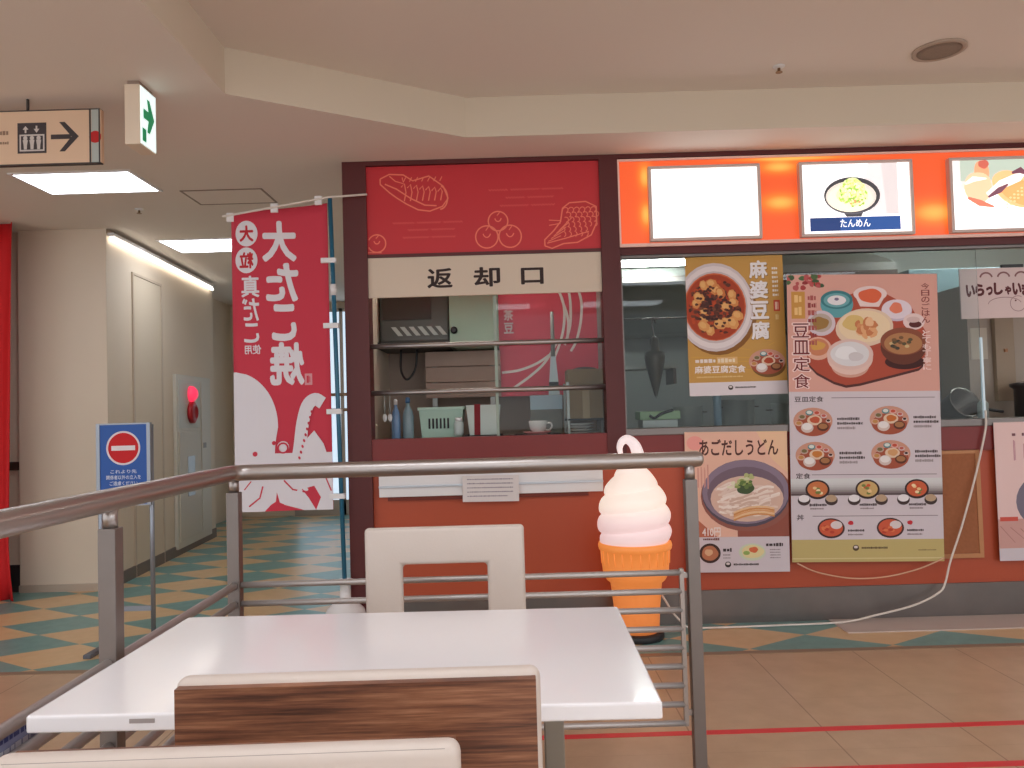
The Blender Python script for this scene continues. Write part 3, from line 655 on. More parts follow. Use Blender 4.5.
pe(200, 485, 72, 62, (228, 176, 154)); pe(200, 478, 58, 46, (206, 130, 96)); pe(198, 470, 40, 24, (214, 160, 80), wob=.1)
pe(450, 375, 155, 102, (232, 204, 178), rot=-.1); pe(450, 368, 138, 86, (240, 214, 178)); pe(395, 350, 60, 42, (222, 190, 120), wob=.08)
for k in range(22): pe(430 + 95 * (random.random() - .3), 385 + 90 * (random.random() - .5), random.uniform(16, 34), random.uniform(12, 24), random.choice(((218, 148, 98), (230, 170, 120), (206, 128, 82), (238, 190, 146))), rot=random.random() * 3, n=9, wob=.1)
pe(660, 560, 105, 40, (66, 26, 24)); pe(655, 480, 122, 95, (104, 52, 36)); pe(655, 450, 122, 74, (142, 78, 54)); pe(655, 462, 102, 58, (180, 126, 82))
for k in range(16): pe(655 + 160 * (random.random() - .5) * .8, 462 + 70 * (random.random() - .5), 13, 9, random.choice(((90, 78, 52), (206, 180, 130), (120, 86, 56), (70, 62, 50))), n=8)
pe(370, 580, 100, 62, (216, 164, 146)); pe(370, 535, 122, 92, (234, 200, 188)); pe(370, 518, 124, 82, (228, 194, 184)); pe(370, 516, 104, 66, (226, 222, 224), wob=.03); pe(350, 510, 60, 36, (240, 238, 240), wob=.06); pe(400, 530, 40, 24, (214, 206, 208), wob=.06)
A.part('flower_picture')
for k in range(26): pe(35 + random.random() * 205, 95 + random.random() * 75 * (1 - .3 * random.random()), random.uniform(10, 22), random.uniform(9, 16), random.choice(((176, 66, 66), (190, 90, 90), (66, 92, 62), (84, 110, 70), (150, 50, 54))), n=10, wob=.1)
A.part('lettering'); A.rect(*px(62, 180), *px(135, 325), (206, 150, 72)); A.smudge(*px(78, 195), *px(120, 240), (238, 196, 130), 1); A.smudge(*px(78, 255), *px(120, 310), (238, 196, 130), 1)
for i in range(7): A.smudge(*px(150, 200 + i * 40), *px(196, 228 + i * 40), (150, 60, 60) if i % 2 else (176, 88, 84), 2)
for i, ch in enumerate('豆皿定食'):
    y0 = 345 + i * 90; a = px(58, y0); b = px(162, y0 + 86); A.text(ch, *a, *b, (244, 214, 208), .075); a = px(66, y0 + 5); b = px(154, y0 + 81); A.text(ch, *a, *b, (120, 40, 44), .012)
for i, ch in enumerate('今日のごはん、とても丁寧に'):
    y0 = 140 + i * 36
    if ch == '、': continue
    A.text(ch, *px(758, y0), *px(802, y0 + 32), (244, 216, 210) if i > 6 else (140, 66, 62), .02)
A.part('menu_listing'); INK = (72, 58, 60)
def hd(s, v, u1=.24):
    A.text(s, .035, v - .012, .035 + .048 * len(s), v + .008, INK, .02); A.line([(u1, v - .006), (.965, v - .006)], .004, (120, 104, 106))
hd('豆皿定食', .438, .28)
for i, (a, b) in enumerate(((.155, .512), (.66, .508), (.165, .631), (.665, .627))):
    tray_meal(A, a, b, .13, ((196, 90, 60), (200, 110, 50), (206, 128, 60), (216, 160, 110))[i])
    for j in range(3): A.smudge(a + .16, b - .012 + j * .016, a + .16 + (.15, .17, .12)[j], b - .002 + j * .016, INK if j < 2 else (150, 136, 138), 9)
hd('定食', .705, .14)
for j in range(10): A.rect(0, .712 + j * .0058, 1, .712 + (j + 1) * .0058 + .0006, tuple(int(216 - (216 - c) * (j / 9) ** 2.4) for c in (92, 76, 78)))
for i, (a, c) in enumerate(((.175, (206, 120, 72)), (.505, (206, 170, 110)), (.83, (206, 96, 60)))):
    A.ell(a, .75, .08, .064, (58, 38, 36)); A.ell(a, .749, .067, .051, c)
    for k in range(8): A.ell(a + .06 * (random.random() - .5), .749 + .03 * (random.random() - .5), .014, .010, random.choice(((232, 196, 140), (120, 130, 66), (210, 84, 50), (238, 214, 170))), n=8)
    for q, c2 in ((-.09, (236, 230, 232)), (.09, (190, 160, 130))): A.ell(a + q, .787, .042, .034, (70, 54, 52)); A.ell(a + q, .781, .036, .024, c2)
    A.smudge(a - .055, .798, a + .06, .808, INK, 9); A.smudge(a - .05, .813, a + .04, .819, (140, 124, 126), 9)
hd('丼', .848, .14)
for i, a in enumerate((.26, .65)):
    A.ell(a, .884, .09, .066, (70, 44, 44)); A.ell(a, .883, .078, .055, (208, 92, 62)); A.ell(a + .035, .873, .038, .026, (224, 210, 208))
    for k in range(7): A.ell(a - .02 + .07 * (random.random() - .5), .888 + .02 * (random.random() - .5), .016, .01, random.choice(((222, 120, 76), (190, 66, 46))), n=8)
    A.ell(a + .13, .866, .018, .014, (200, 44, 56), wob=.1); A.smudge(a + .11, .888, a + .22, .896, INK, 8); A.smudge(a + .11, .903, a + .21, .909, (140, 124, 126), 9)
A.part('gold_footer'); A.rect(0, .923, 1, 1, (196, 176, 116)); A.rect(0, .986, 1, .990, (214, 198, 146))
logo(A, .42, .952, .021, (90, 70, 50)); A.smudge(.83, .958, .95, .963, (140, 120, 80), 10)
A.build()

# -- udon poster on the counter front
t = thing('poster', 'pink udon noodle bowl poster on the orange counter beside the ice-cream lamp', 'poster', (0.931, Y - 0.034, 1.043), (0, R(1.0), 0))
sheet_part(t, 0.558, 0.760, PAPER, 0.0015, 'sheet')
A = Art(t, 0.558, 0.760, (0, -0.0005, 0))
def qx(x, y): return ((x - 18) / 502, (y - 52) / 680)
def qe(x, y, rx, ry, c, **k): A.ell(*qx(x, y), rx / 502, ry / 502, c, **k)
A.part('background'); A.rect(0, 0, 1, .75, (234, 186, 164)); A.poly([(0, .55), (.3, .75), (0, .75)], (190, 110, 84)); A.poly([(.5, .62), (1, .55), (1, .75), (.5, .75)], (150, 84, 70)); A.poly([(.7, 0), (1, 0), (1, .3), (.85, .2)], (238, 196, 160)); A.ell(.1, .08, .08, .07, (238, 160, 150))
A.part('udon_picture'); qe(318, 365, 226, 172, (150, 92, 80)); qe(312, 352, 214, 164, (88, 78, 92)); qe(312, 345, 212, 156, (140, 122, 140)); qe(312, 352, 188, 130, (120, 100, 114)); qe(318, 378, 178, 112, (222, 186, 168))
for k in range(90):
    x0 = 160 + random.random() * 200; y0 = 315 + random.random() * 140; dx = random.uniform(70, 150); ph = random.random() * 3
    pts = [(x0 + dx * i / 6, y0 + 16 * math.sin(ph + i * .5)) for i in range(7)]
    if all(((x - 318) / 172) ** 2 + ((y - 378) / 106) ** 2 < 1 for x, y in pts): A.line([qx(*p) for p in pts], .022, random.choice(((240, 220, 208), (232, 206, 192), (246, 230, 220), (216, 184, 166))))
for i in range(5): A.line([qx(250 + 40 * k, 470 - i * 9 - 7 * k + (k - 2) ** 2 * 3) for k in range(6)], .016, ((216, 150, 90), (236, 196, 150), (226, 166, 110))[i % 3])
qe(310, 325, 42, 32, (70, 88, 56), wob=.08)
for k in range(20): qe(300 + random.uniform(-38, 42), 296 + random.uniform(-34, 26), random.uniform(9, 16), random.uniform(7, 12), random.choice(((186, 190, 130), (146, 160, 90), (214, 212, 170), (100, 124, 66))), n=8)
for k in range(8): qe(240 + random.uniform(-16, 16), 310 + random.uniform(-14, 14), 8, 6, (232, 226, 196), n=8)
A.part('side_dish_picture'); qe(132, 640, 52, 48, (70, 46, 40)); qe(132, 640, 40, 36, (190, 120, 86), wob=.05); qe(126, 636, 20, 16, (222, 176, 136), wob=.1)
qe(338, 636, 66, 42, (206, 214, 190)); qe(340, 634, 54, 32, (230, 214, 160), wob=.06); qe(345, 625, 22, 14, (216, 110, 70), wob=.1); qe(310, 640, 16, 10, (150, 176, 96))
A.part('lettering'); A.text('あごだしうどん', *qx(88, 88), *qx(476, 168), (86, 44, 40), .03)
A.text('410円', *qx(96, 515), *qx(186, 560), (242, 226, 220), .03); A.smudge(*qx(100, 566), *qx(180, 578), (120, 70, 60), 7)
for j in range(4): A.smudge(*qx(78 + j * 16, 210), *qx(86 + j * 16, 330), (214, 150, 140), 1)
A.smudge(*qx(196, 615), *qx(240, 634), INK, 2); A.smudge(*qx(196, 645), *qx(232, 652), (150, 136, 138), 5); A.smudge(*qx(196, 660), *qx(232, 666), (150, 136, 138), 5)
A.smudge(*qx(406, 592), *qx(490, 610), INK, 4)
for j in range(4): A.smudge(*qx(424, 622 + j * 13), *qx(476, 628 + j * 13), (150, 136, 138), 6)
logo(A, .40, .945, .03); A.build()

# -- noodle poster at the right edge
t = thing('poster', 'pale pink noodle poster on the orange counter right of the corkboard', 'poster', (2.615, Y - 0.034, 1.047))
sheet_part(t, 0.54, 0.75, PAPER, 0.0015, 'sheet')
A = Art(t, 0.54, 0.75, (0, -0.0004, 0))
A.part('background')
for i in range(6):
    for j in range(8): A.rect(i / 6, .70 * j / 8, (i + 1) / 6, .70 * (j + 1) / 8, (232, 200, 196))
for i in range(6):
    for j in range(2): A.rect(i / 6, .70 + .105 * j, (i + 1) / 6, .805 + .105 * j, (206, 158, 150))
A.part('noodle_picture'); A.ell(.55, .58, .36, .30, (120, 112, 128)); A.ell(.56, .58, .29, .235, (190, 170, 170)); A.ell(.57, .59, .26, .2, (234, 206, 190))
for k in range(9): A.line([(.38 + .05 * k, .5 + .01 * k), (.42 + .045 * k, .62), (.40 + .04 * k, .7)], .02, random.choice(((244, 224, 206), (226, 190, 160))))
A.rect(.02, .685, .2, .715, (206, 84, 70))
for k in range(9): A.line([(.02 + .1 * k, .75 + .01 * (k % 3)), (.16 + .1 * k, .87 - .02 * (k % 2))], .02, (174, 120, 116), True)
A.part('lettering')
for a in (.18, .28, .38): A.smudge(a, .075, a + .045, .105, (120, 76, 84), 1); A.smudge(a + .008, .13, a + .03, .28, (196, 140, 150), 1)
A.build()
# -- corkboard
t = thing('corkboard', 'brown framed corkboard on the orange counter, half behind the tall poster', 'notice board', (2.17, Y - 0.02, 0.315))
obj('board', B(0.02, 0.35, 0.004, 0.02, 0.02, 0.57), mat('cork', (156, 96, 62), 0.85, noise=0.18, nscale=60), t)
f = bmesh.new(); box(f, 0, 0.37, 0, 0.02, 0, 0.024, bev=.002); box(f, 0, 0.37, 0, 0.02, 0.566, 0.59, bev=.002); box(f, 0, 0.024, 0, 0.02, 0.024, 0.566); box(f, 0.346, 0.37, 0, 0.02, 0.024, 0.566)
obj('frame', f, mat('oak frame', (186, 128, 84), 0.5, noise=0.1, nscale=20), t)

# ---- steel tray slot with paper note under the hatch
t = thing('tray_slot', 'long white tray slot on the orange front below the return hatch', 'tray slot', (-0.74, Y - 0.03, 0.735))
obj('panel', B(0, 1.22, 0, 0.03, 0.0, 0.12, bev=.003), M['white_plastic'], t)
obj('lip', B(0, 1.22, -0.012, 0.0, 0.05, 0.062, bev=.002), mat('slot lip', (200, 206, 214), 0.3, 0.4), t)
obj('recess', B(0.045, 1.14, 0.012, 0.03, -0.022, 0.0), mat('slot recess', (112, 40, 22), 0.6), t)
t = thing('paper_note', 'handwritten white paper note taped on the tray slot', 'note', (-0.283, Y - 0.047, 0.842), (0, R(.6), 0))
sheet_part(t, 0.305, 0.142, mat('note paper', (222, 214, 212), 0.7), 0.001, 'sheet')
A = Art(t, 0.305, 0.142, (0, -0.0005, 0)); A.part('handwriting')
for j in range(5): A.smudge(.08, .12 + j * .16, .9 - .1 * (j == 4), .17 + j * .16, (150, 140, 150), 16)
A.build()
# ---- greeting board in the kitchen window
t = thing('greeting_board', 'off-white greeting board with painted brown letters hung in kitchen window', 'sign', (2.555, Y + 0.115, 1.917))
sheet_part(t, 0.62, 0.285, mat('greeting paper', (222, 200, 198), 0.7), 0.01, 'board')
A = Art(t, 0.62, 0.285, (0, -0.0006, 0)); A.part('lettering'); BR = (96, 40, 44)
for i, ch in enumerate('いらっしゃいませ'): 
    q = .72 if ch in 'っゃ' else 1.0; x = .05 + i * .085 + (0.015 if q < 1 else 0); y0 = .32 - .03 * math.sin(i * .5) 
    A.text(ch, x, y0 + .25 * (1 - q), x + .084 * q, y0 + .25, BR, .085)
A.part('fish_drawing'); LG = (166, 128, 130)
A.arc(.40, .72, .15, .06, .006, LG, 180, 350); A.arc(.52, .72, .07, .07, .006, LG, 0, 300); A.ell(.50, .66, .008, .008, BR)
for i in range(4): A.arc(.24 + i * .16, .2, .055, .05, .016, (140, 96, 96), 190, 350, 8)
A.build()
obj('clip', B(.24, .36, -.004, .012, .0, .018), M['black'], t)

# ------------------------------------------------------------------ inside the hatch
HX = Y + 0.10
struct('trim_11', B(-0.82, 0.56, HX, 5.35, 0.99, 1.035), M['dull_steel'])          # the inner shelf behind the hatch
t = thing('ventilated_machine', 'dark grey machine with pale slanted vents behind upper hatch rail', 'machine', (-0.59, 4.95, 1.60))
obj('body', B(-0.22, 0.21, 0, 0.34, 0.03, 0.36, bev=.012), mat('machine grey', (92, 92, 86), 0.4, 0.3), t)
obj('shelf', B(-0.24, 0.24, -0.04, 0.36, -0.01, 0.03), mat('shelf dark', (60, 54, 50), 0.5), t)
obj('hood', B(-0.20, 0.10, -0.012, 0.0, 0.17, 0.36), mat('machine hood', (70, 60, 52), 0.5), t)
for i in range(6):
    bm = bmesh.new(); box(bm, -.15 + i * .055, -.12 + i * .055, -.014, -.004, .07, .125)
    for v in bm.verts: v.co.x += (.125 - v.co.z) * .8
    obj('vent', bm, mat('vent pale', (196, 206, 200), 0.4), t)
bm = bmesh.new(); tube(bm, smooth_path([(-.1, .06, -.01), (-.10, .04, -.14), (-.06, .02, -.2), (-.01, .04, -.13), (.0, .06, -.01)]), .007, 8); obj('cable', bm, M['black'], t)
t = thing('wall_locker', 'pale green wall locker with black knob behind the upper hatch rail', 'locker', (-0.225, 4.9, 1.59))
lg = mat('pale green enamel', (168, 196, 174), 0.5)
obj('body', B(-0.15, 0.15, 0.012, 0.45, 0, 0.46), lg, t); dd = obj('door', B(-0.148, 0.148, 0, 0.012, 0.004, 0.456, bev=.003), lg, t)
bm = bmesh.new(); lathe(bm, [(.012, 0), (.022, .015), (.022, .03), (.012, .036)], 16); bmesh.ops.rotate(bm, verts=bm.verts[:], matrix=Matrix.Rotation(R(90), 3, 'X')); obj('knob', bm, M['black'], dd, (-.12, 0, .10))
t = thing('plank_panel', 'brown horizontal plank panel between the two hatch rails', 'panel', (-0.31, 5.1, 1.28))
for i in range(3): obj('plank', B(-.24, .24, 0, .02, .002 + i * .10, .098 + i * .10, bev=.003), mat('plank brown', (168, 142, 128), 0.6, noise=.15, nscale=6), t)
obj('leg', B(-.20, -.17, .02, .05, -.245, .3), M['dull_steel'], t); obj('leg', B(.17, .20, .02, .05, -.245, .3), M['dull_steel'], t)
# bottles
def bottle(x, y, h, r, col, label, cap):
    t = thing('bottle', label, 'bottle', (x, y, 1.035))
    obj('body', lathe(bmesh.new(), [(r * .9, 0), (r, .01), (r, h * .55), (r * .8, h * .68), (r * .35, h * .8), (r * .35, h * .86)], 18), mat('bottle ' + label[:10], col, .25), t)
    obj('cap', lathe(bmesh.new(), [(r * .42, h * .86), (r * .42, h * .97), (r * .2, h)], 14), cap, t)
bottle(-.687, 4.70, .24, .026, (110, 140, 176), 'blue plastic bottle at left of the green basket in the hatch', M['white_plastic'])
bottle(-.618, 4.72, .25, .033, (134, 156, 164), 'clear grey bottle standing directly against the green basket in the hatch', mat('blue cap', (70, 110, 150), .4))
for i, (x, z) in enumerate(((-.745, 1.24), (-.715, 1.24))):
    t = thing('spoon', ('white-handled spoon hanging at far left of the hatch', 'white-handled spoon hanging nearest the blue bottle')[i], 'utensil', (x, 4.66, z), group='spoons hanging in the hatch')
    bm = bmesh.new(); tube(bm, [(0, 0, .065), (0, 0, 0), (0, 0, -.05)], [.004, .005, .006], 8); obj('handle', bm, M['dull_steel'], t)
    bm = bmesh.new(); bmesh.ops.create_uvsphere(bm, u_segments=12, v_segments=8, radius=1, matrix=Matrix.Translation((0, 0, -.072)) @ Matrix.Diagonal((.013, .006, .024, 1))); obj('bowl', bm, M['white_plastic'], t)
# basket, tub, tray
def tapered(bm, w0, d0, w1, d1, h, wall=.004):
    lo = [(-w0, -d0), (w0, -d0), (w0, d0), (-w0, d0)]; hi = [(-w1, -d1), (w1, -d1), (w1, d1), (-w1, d1)]
    a = [bm.verts.new((x, y, 0)) for x, y in lo]; b = [bm.verts.new((x, y, h)) for x, y in hi]; c = [bm.verts.new((x * (1 - wall / w1), y * (1 - wall / d1), h)) for x, y in hi]; d = [bm.verts.new((x * (1 - wall / w0), y * (1 - wall / d0), wall)) for x, y in lo]
    bm.faces.new(a[::-1]); bm.faces.new(d)
    for p, q in ((a, b), (b, c), (c, d)):
        for i in range(4): bm.faces.new((p[i], p[(i + 1) % 4], q[(i + 1) % 4], q[i]))
    return bm
bg = mat('mint plastic', (176, 206, 190), .45)
t = thing('basket', 'mint green plastic basket with dark slots on the hatch shelf', 'basket', (-.422, 4.80, 1.035))
obj('body', tapered(bmesh.new(), .115, .085, .13, .10, .18), bg, t)
f = bmesh.new(); box(f, -.137, .137, -.107, -.098, .168, .186, bev=.002); box(f, -.137, .137, .098, .107, .168, .186, bev=.002); box(f, -.137, -.128, -.098, .098, .168, .186); box(f, .128, .137, -.098, .098, .168, .186); obj('rim', f, bg, t)
for i in range(6): obj('slot', B(-.075 + i * .022, -.064 + i * .022, -.097, -.0925, .06, .12), M['dark'], t)
t = thing('tray', 'dark serving tray under the white tub in the hatch', 'tray', (-.172, 4.72, 1.035)); obj('base', B(-.105, .105, -.10, .10, 0, .006), M['black'], t)
f = bmesh.new(); box(f, -.11, .11, -.105, -.098, 0, .018); box(f, -.11, .11, .098, .105, 0, .018); box(f, -.11, -.103, -.098, .098, 0, .018); box(f, .103, .11, -.098, .098, 0, .018); obj('rim', f, M['black'], t)
t = thing('tub', 'white plastic tub with a red band standing on the dark tray', 'tub', (-.172, 4.73, 1.041)); obj('body', tapered(bmesh.new(), .08, .07, .10, .085, .185), mat('tub white', (206, 216, 208), .45), t)
f = bmesh.new(); quad(f, (-.055, -.0715, .0), (-.02, -.0715, .0), (-.016, -.0872, .19), (-.051, -.0872, .19)); bmesh.ops.solidify(f, geom=f.faces[:], thickness=.002); obj('band', f, mat('band red', (186, 50, 60), .5), t)
t = thing('jar', 'small frosted jar squeezed before the white tub', 'jar', (-.315, 4.645, 1.053)); obj('body', lathe(bmesh.new(), [(.022, 0), (.028, .01), (.028, .07), (.02, .085)], 16), mat('frosted', (190, 200, 196), .3), t); obj('lid', lathe(bmesh.new(), [(.022, .085), (.022, .1), (.018, .104)], 16), M['white_plastic'], t)
# inner red poster, paper, spatula
t = thing('poster', 'red noodle poster with white strands hanging inside the hatch', 'poster', (-.075, 5.15, 1.98))
sheet_part(t, .64, .70, mat('inner red sheet', (220, 70, 92), .55), .002, 'sheet')
A = Art(t, .64, .70, (0, -.0005, 0)); A.part('noodle_picture')
for pts in (((.60, 0), (.66, .16), (.66, .34), (.62, .5), (.55, .66)), ((.71, 0), (.73, .16), (.72, .36), (.66, .54)), ((.80, 0), (.84, .14), (.83, .32), (.78, .5), (.72, .6)), ((.02, .78), (.2, .76), (.38, .70), (.55, .60)), ((.14, .92), (.3, .82), (.45, .70), (.58, .52)), ((.64, .1), (.70, .3), (.69, .48))):
    A.line([(p.x, p.y) for p in smooth_path([(a, b, 0) for a, b in pts], 6)], .026, (250, 236, 230))
A.part('lettering'); A.text('茶', .05, .20, .15, .30, (236, 206, 210), .04); A.text('豆', .05, .32, .15, .42, (236, 206, 210), .04); A.build()
t = thing('spatula', 'long pale tapered spatula standing before the inner red poster', 'utensil', (.262, 5.0, 1.28))
bm = bmesh.new(); box(bm, -.035, .035, -.003, .003, 0, .24); 
for v in bm.verts:
    if v.co.z > .2: v.co.x *= .45
obj('blade', bm, mat('pale steel', (196, 206, 210), .4, .2), t); obj('handle', tube(bmesh.new(), [(0, 0, .24), (0, 0, .52)], [.014, .011], 10), M['dull_steel'], t); obj('ferrule', B(-.03, .03, -.005, .005, .05, .08), M['dark'], t)
t = thing('condiment_bin', 'pale blue box on the hatch shelf behind the pink saucer', 'box', (.21, 4.99, 1.035)); obj('body', B(-.10, .10, 0, .16, 0, .245, bev=.004), mat('grey bin', (120, 118, 110), .5), t); obj('label_sheet', B(-.10, .10, -.002, 0, .155, .243), mat('pale blue sheet', (176, 200, 214), .5), t)
# cup, saucer, tray, boxes, plates
t = thing('tray', 'dark tray beneath the pink saucer and white teacup', 'tray', (.14, 4.70, 1.035)); obj('base', B(-.13, .13, -.09, .09, 0, .006), M['black'], t); f = bmesh.new(); box(f, -.135, .135, -.095, -.088, 0, .014); box(f, -.135, .135, .088, .095, 0, .014); box(f, -.135, -.128, -.088, .088, 0, .014); box(f, .128, .135, -.088, .088, 0, .014); obj('rim', f, M['black'], t)
o = obj('saucer', lathe(bmesh.new(), [(.04, 0), (.05, .004), (.085, .018), (.083, .021), (.045, .008), (.002, .007)], 24), mat('pink china', (232, 150, 150), .3), None, (.14, 4.70, 1.041)); tag(o, 'pink saucer under the white teacup', 'saucer')
t = thing('teacup', 'white teacup standing on the pink saucer', 'cup', (.145, 4.70, 1.049)); ch = mat('white china', (226, 220, 216), .25)
obj('body', lathe(bmesh.new(), [(.026, 0), (.03, .006), (.048, .03), (.056, .075), (.053, .075), (.045, .03), (.025, .01), (.002, .009)], 24), ch, t)
bm = bmesh.new(); tube(bm, smooth_path([(.048, 0, .06), (.075, 0, .06), (.082, 0, .04), (.068, 0, .022), (.042, 0, .02)]), .006, 8); obj('handle', bm, ch, t)
cb = mat('cardboard', (140, 116, 84), .8, noise=.08)
t = thing('rack', 'dark steel rack holding the cardboard box and crates beside the hatch post', 'rack', (.44, 4.82, 1.035))
for x in (-.115, .115):
    for y in (-.14, .14): obj('upright', B(x - .008, x + .008, y - .008, y + .008, 0, .31), M['dull_steel'], t)
obj('shelf', B(-.12, .12, -.15, .15, .27, .285), M['dark'], t); obj('shelf', B(-.12, .12, -.15, .15, .085, .095), M['dark'], t)
t = thing('cardboard_box', 'open cardboard box with dark contents on top of the rack', 'box', (.44, 4.82, 1.32)); obj('body', tapered(bmesh.new(), .112, .12, .112, .12, .1), cb, t); bm = bmesh.new(); bmesh.ops.create_icosphere(bm, subdivisions=2, radius=1, matrix=Matrix.Translation((0, 0, .085)) @ Matrix.Diagonal((.1, .1, .035, 1))); obj('contents', bm, mat('dark bag', (48, 42, 40), .5, noise=.3, bump=.5, bscale=30), t)
t = thing('crate', 'brown carton on the middle shelf of the rack', 'box', (.43, 4.81, 1.13)); obj('body', B(-.10, .10, -.13, .12, 0, .17, bev=.004), cb, t); obj('tape', B(-.02, .02, -.132, -.129, 0, .17), mat('tape', (166, 142, 104), .4), t)
for i in range(4):
    o = obj('plate', lathe(bmesh.new(), [(.045, 0), (.05, .003), (.085, .013), (.083, .016), (.045, .006), (.002, .006)], 24), ch, None, (.40, 4.80, 1.035 + i * .017))
    tag(o, ('white plate at the bottom of the stack under the rack', 'second white plate from the bottom of the rack stack', 'white plate just below the top of the rack stack', 'topmost white plate of the stack under the rack')[i], 'plate', 'white plates stacked under the rack')

# ------------------------------------------------------------------ kitchen behind the big window
t = thing('kitchen_bench', 'steel kitchen bench running behind the window sill', 'bench', (2.6, 5.0, 0))
obj('top', B(-1.98, 2.15, -.40, .35, .98, 1.01, bev=.004), M['dull_steel'], t); obj('front', B(-1.98, 2.15, -.36, -.34, .1, .98), M['dull_steel'], t); obj('shelf', B(-1.98, 2.15, -.34, .32, .3, .32), M['dull_steel'], t)
t = thing('range_hood', 'wide steel range hood with lit front edge in the kitchen', 'range hood', (2.6, 5.6, 1.78))
bm = bmesh.new(); pr = [(0, 0.30), (0, .38), (1.1, .78), (1.25, .78), (1.25, 0.0), (.9, 0.0)]
l = [bm.verts.new((-1.95, y, z)) for y, z in pr]; r = [bm.verts.new((0.12, y, z)) for y, z in pr]
bm.faces.new(l); bm.faces.new(r[::-1])
for i in range(len(pr)): bm.faces.new((l[i], r[i], r[(i + 1) % len(pr)], l[(i + 1) % len(pr)]))
obj('body', bm, M['dull_steel'], t); obj('gutter', B(-1.95, .12, -.03, 0, .28, .32), M['steel'], t)
for x, zz, ln in ((-1.9, 2.13, .56), (.2, 2.42, 1.7)):
    t = thing('tube_light', ('fluorescent tube light above the hood, behind the mustard poster side', 'fluorescent tube light above the hood, behind the greeting board side')[x > 0], 'tube light', (2.6 + x, 5.25, zz))
    obj('housing', B(0, ln, -.05, .05, .02, .09), M['white_plastic'], t); obj('tube', tube(bmesh.new(), [(.03, 0, 0), (ln - .03, 0, 0)], .018), emat('kitchen tube', (238, 246, 242), KIT), t); obj('hanger', B(.1, .12, -.01, .01, .09, LOW - zz), M['dull_steel'], t); obj('hanger', B(.45, .47, -.01, .01, .09, LOW - zz), M['dull_steel'], t)
t = thing('tube_light', 'fluorescent tube light over the inner hatch shelf', 'tube light', (-.75, 5.0, 2.42)); obj('housing', B(0, 1.2, -.05, .05, .02, .09), M['white_plastic'], t); obj('tube', tube(bmesh.new(), [(.03, 0, 0), (1.17, 0, 0)], .016), emat('hatch tube', (244, 244, 236), KIT * .62), t); obj('hanger', B(.6, .63, -.015, .015, .09, .165), M['dull_steel'], t)
t = thing('hanging_ladle', 'steel strainer ladle hanging behind the left end of kitchen window', 'ladle', (.88, 4.9, 1.60))
obj('handle', tube(bmesh.new(), smooth_path([(.012, 0, .10), (0, -.01, .13), (-.008, 0, .10), (0, 0, .0), (0, 0, -.12)]), .006, 8), M['steel'], t)
obj('bowl', lathe(bmesh.new(), [(.002, -.36), (.014, -.33), (.034, -.25), (.054, -.17), (.064, -.11), (.06, -.08), (.03, -.07), (.028, .0), (.012, .02)], 20), mat('ladle steel', (86, 80, 74), .4, .5), t)
t = thing('utensil_rail', 'thin steel utensil rail carrying the hanging ladle', 'rail', (.60, 4.9, 1.728)); obj('bar', tube(bmesh.new(), [(0, 0, 0), (.75, 0, 0)], .006, 8), M['steel'], t)
for x in (.03, .70): obj('drop_rod', tube(bmesh.new(), [(x, 0, 0), (x, 0, .857)], .005, 8), M['steel'], t)
t = thing('wall_shelf', 'steel shelf on brackets with hooks behind the ladle', 'shelf', (.95, 5.1, 1.43)); obj('board', B(-.33, .12, 0, .25, 0, .02), M['dull_steel'], t); obj('bracket', B(-.30, -.28, .0, .25, -.1, 0), M['steel'], t); obj('bracket', B(.08, .10, .0, .25, -.1, 0), M['steel'], t)
t = thing('cutting_tray', 'light green tray with dark tongs on the bench below the ladle', 'tray', (.86, 4.76, 1.01)); obj('bin', B(-.10, .11, -.05, .12, 0, .10, bev=.006), M['dull_steel'], t); obj('base', B(-.115, .125, -.06, .13, .10, .15, bev=.008), mat('sap green', (150, 176, 136), .5), t)
bm = bmesh.new(); tube(bm, smooth_path([(-.06, -.07, .125), (-.03, -.07, .11), (.01, -.07, .135), (.08, -.07, .155)]), .008, 8); obj('tongs', bm, M['black'], t)
t = thing('water_pipe', 'pale blue upright pipe behind the bottom of the mustard poster', 'pipe', (1.24, 4.85, 1.01)); obj('pipe', tube(bmesh.new(), [(0, 0, 0), (0, 0, .42)], .024, 16), mat('pale blue pipe', (150, 176, 196), .35, .3), t); obj('flange', lathe(bmesh.new(), [(.045, 0), (.045, .012), (.026, .018)], 16), M['steel'], t)
for i, (x, y, r, h, lab) in enumerate(((1.08, 4.95, .09, .17, 'steel stock pot on bench between green tray and blue pipe'), (1.42, 5.05, .10, .20, 'steel stock pot on bench right of the blue pipe'), (1.62, 4.85, .055, .17, 'narrow steel canister on bench beside the tall poster'))):
    t = thing('stock_pot', lab, 'pot', (x, y, 1.01), group='steel pots on the kitchen bench'); obj('body', lathe(bmesh.new(), [(r, 0), (r, h), (r * 1.05, h + .006), (r * .97, h + .004), (r * .95, .01), (.002, .01)], 24), M['dull_steel'], t)
    for a in (-1, 1): bm = bmesh.new(); tube(bm, smooth_path([(a * r, -.02, h * .8), (a * (r + .025), -.015, h * .8), (a * (r + .025), .015, h * .8), (a * r, .02, h * .8)]), .004, 8); obj('handle', bm, M['steel'], t)
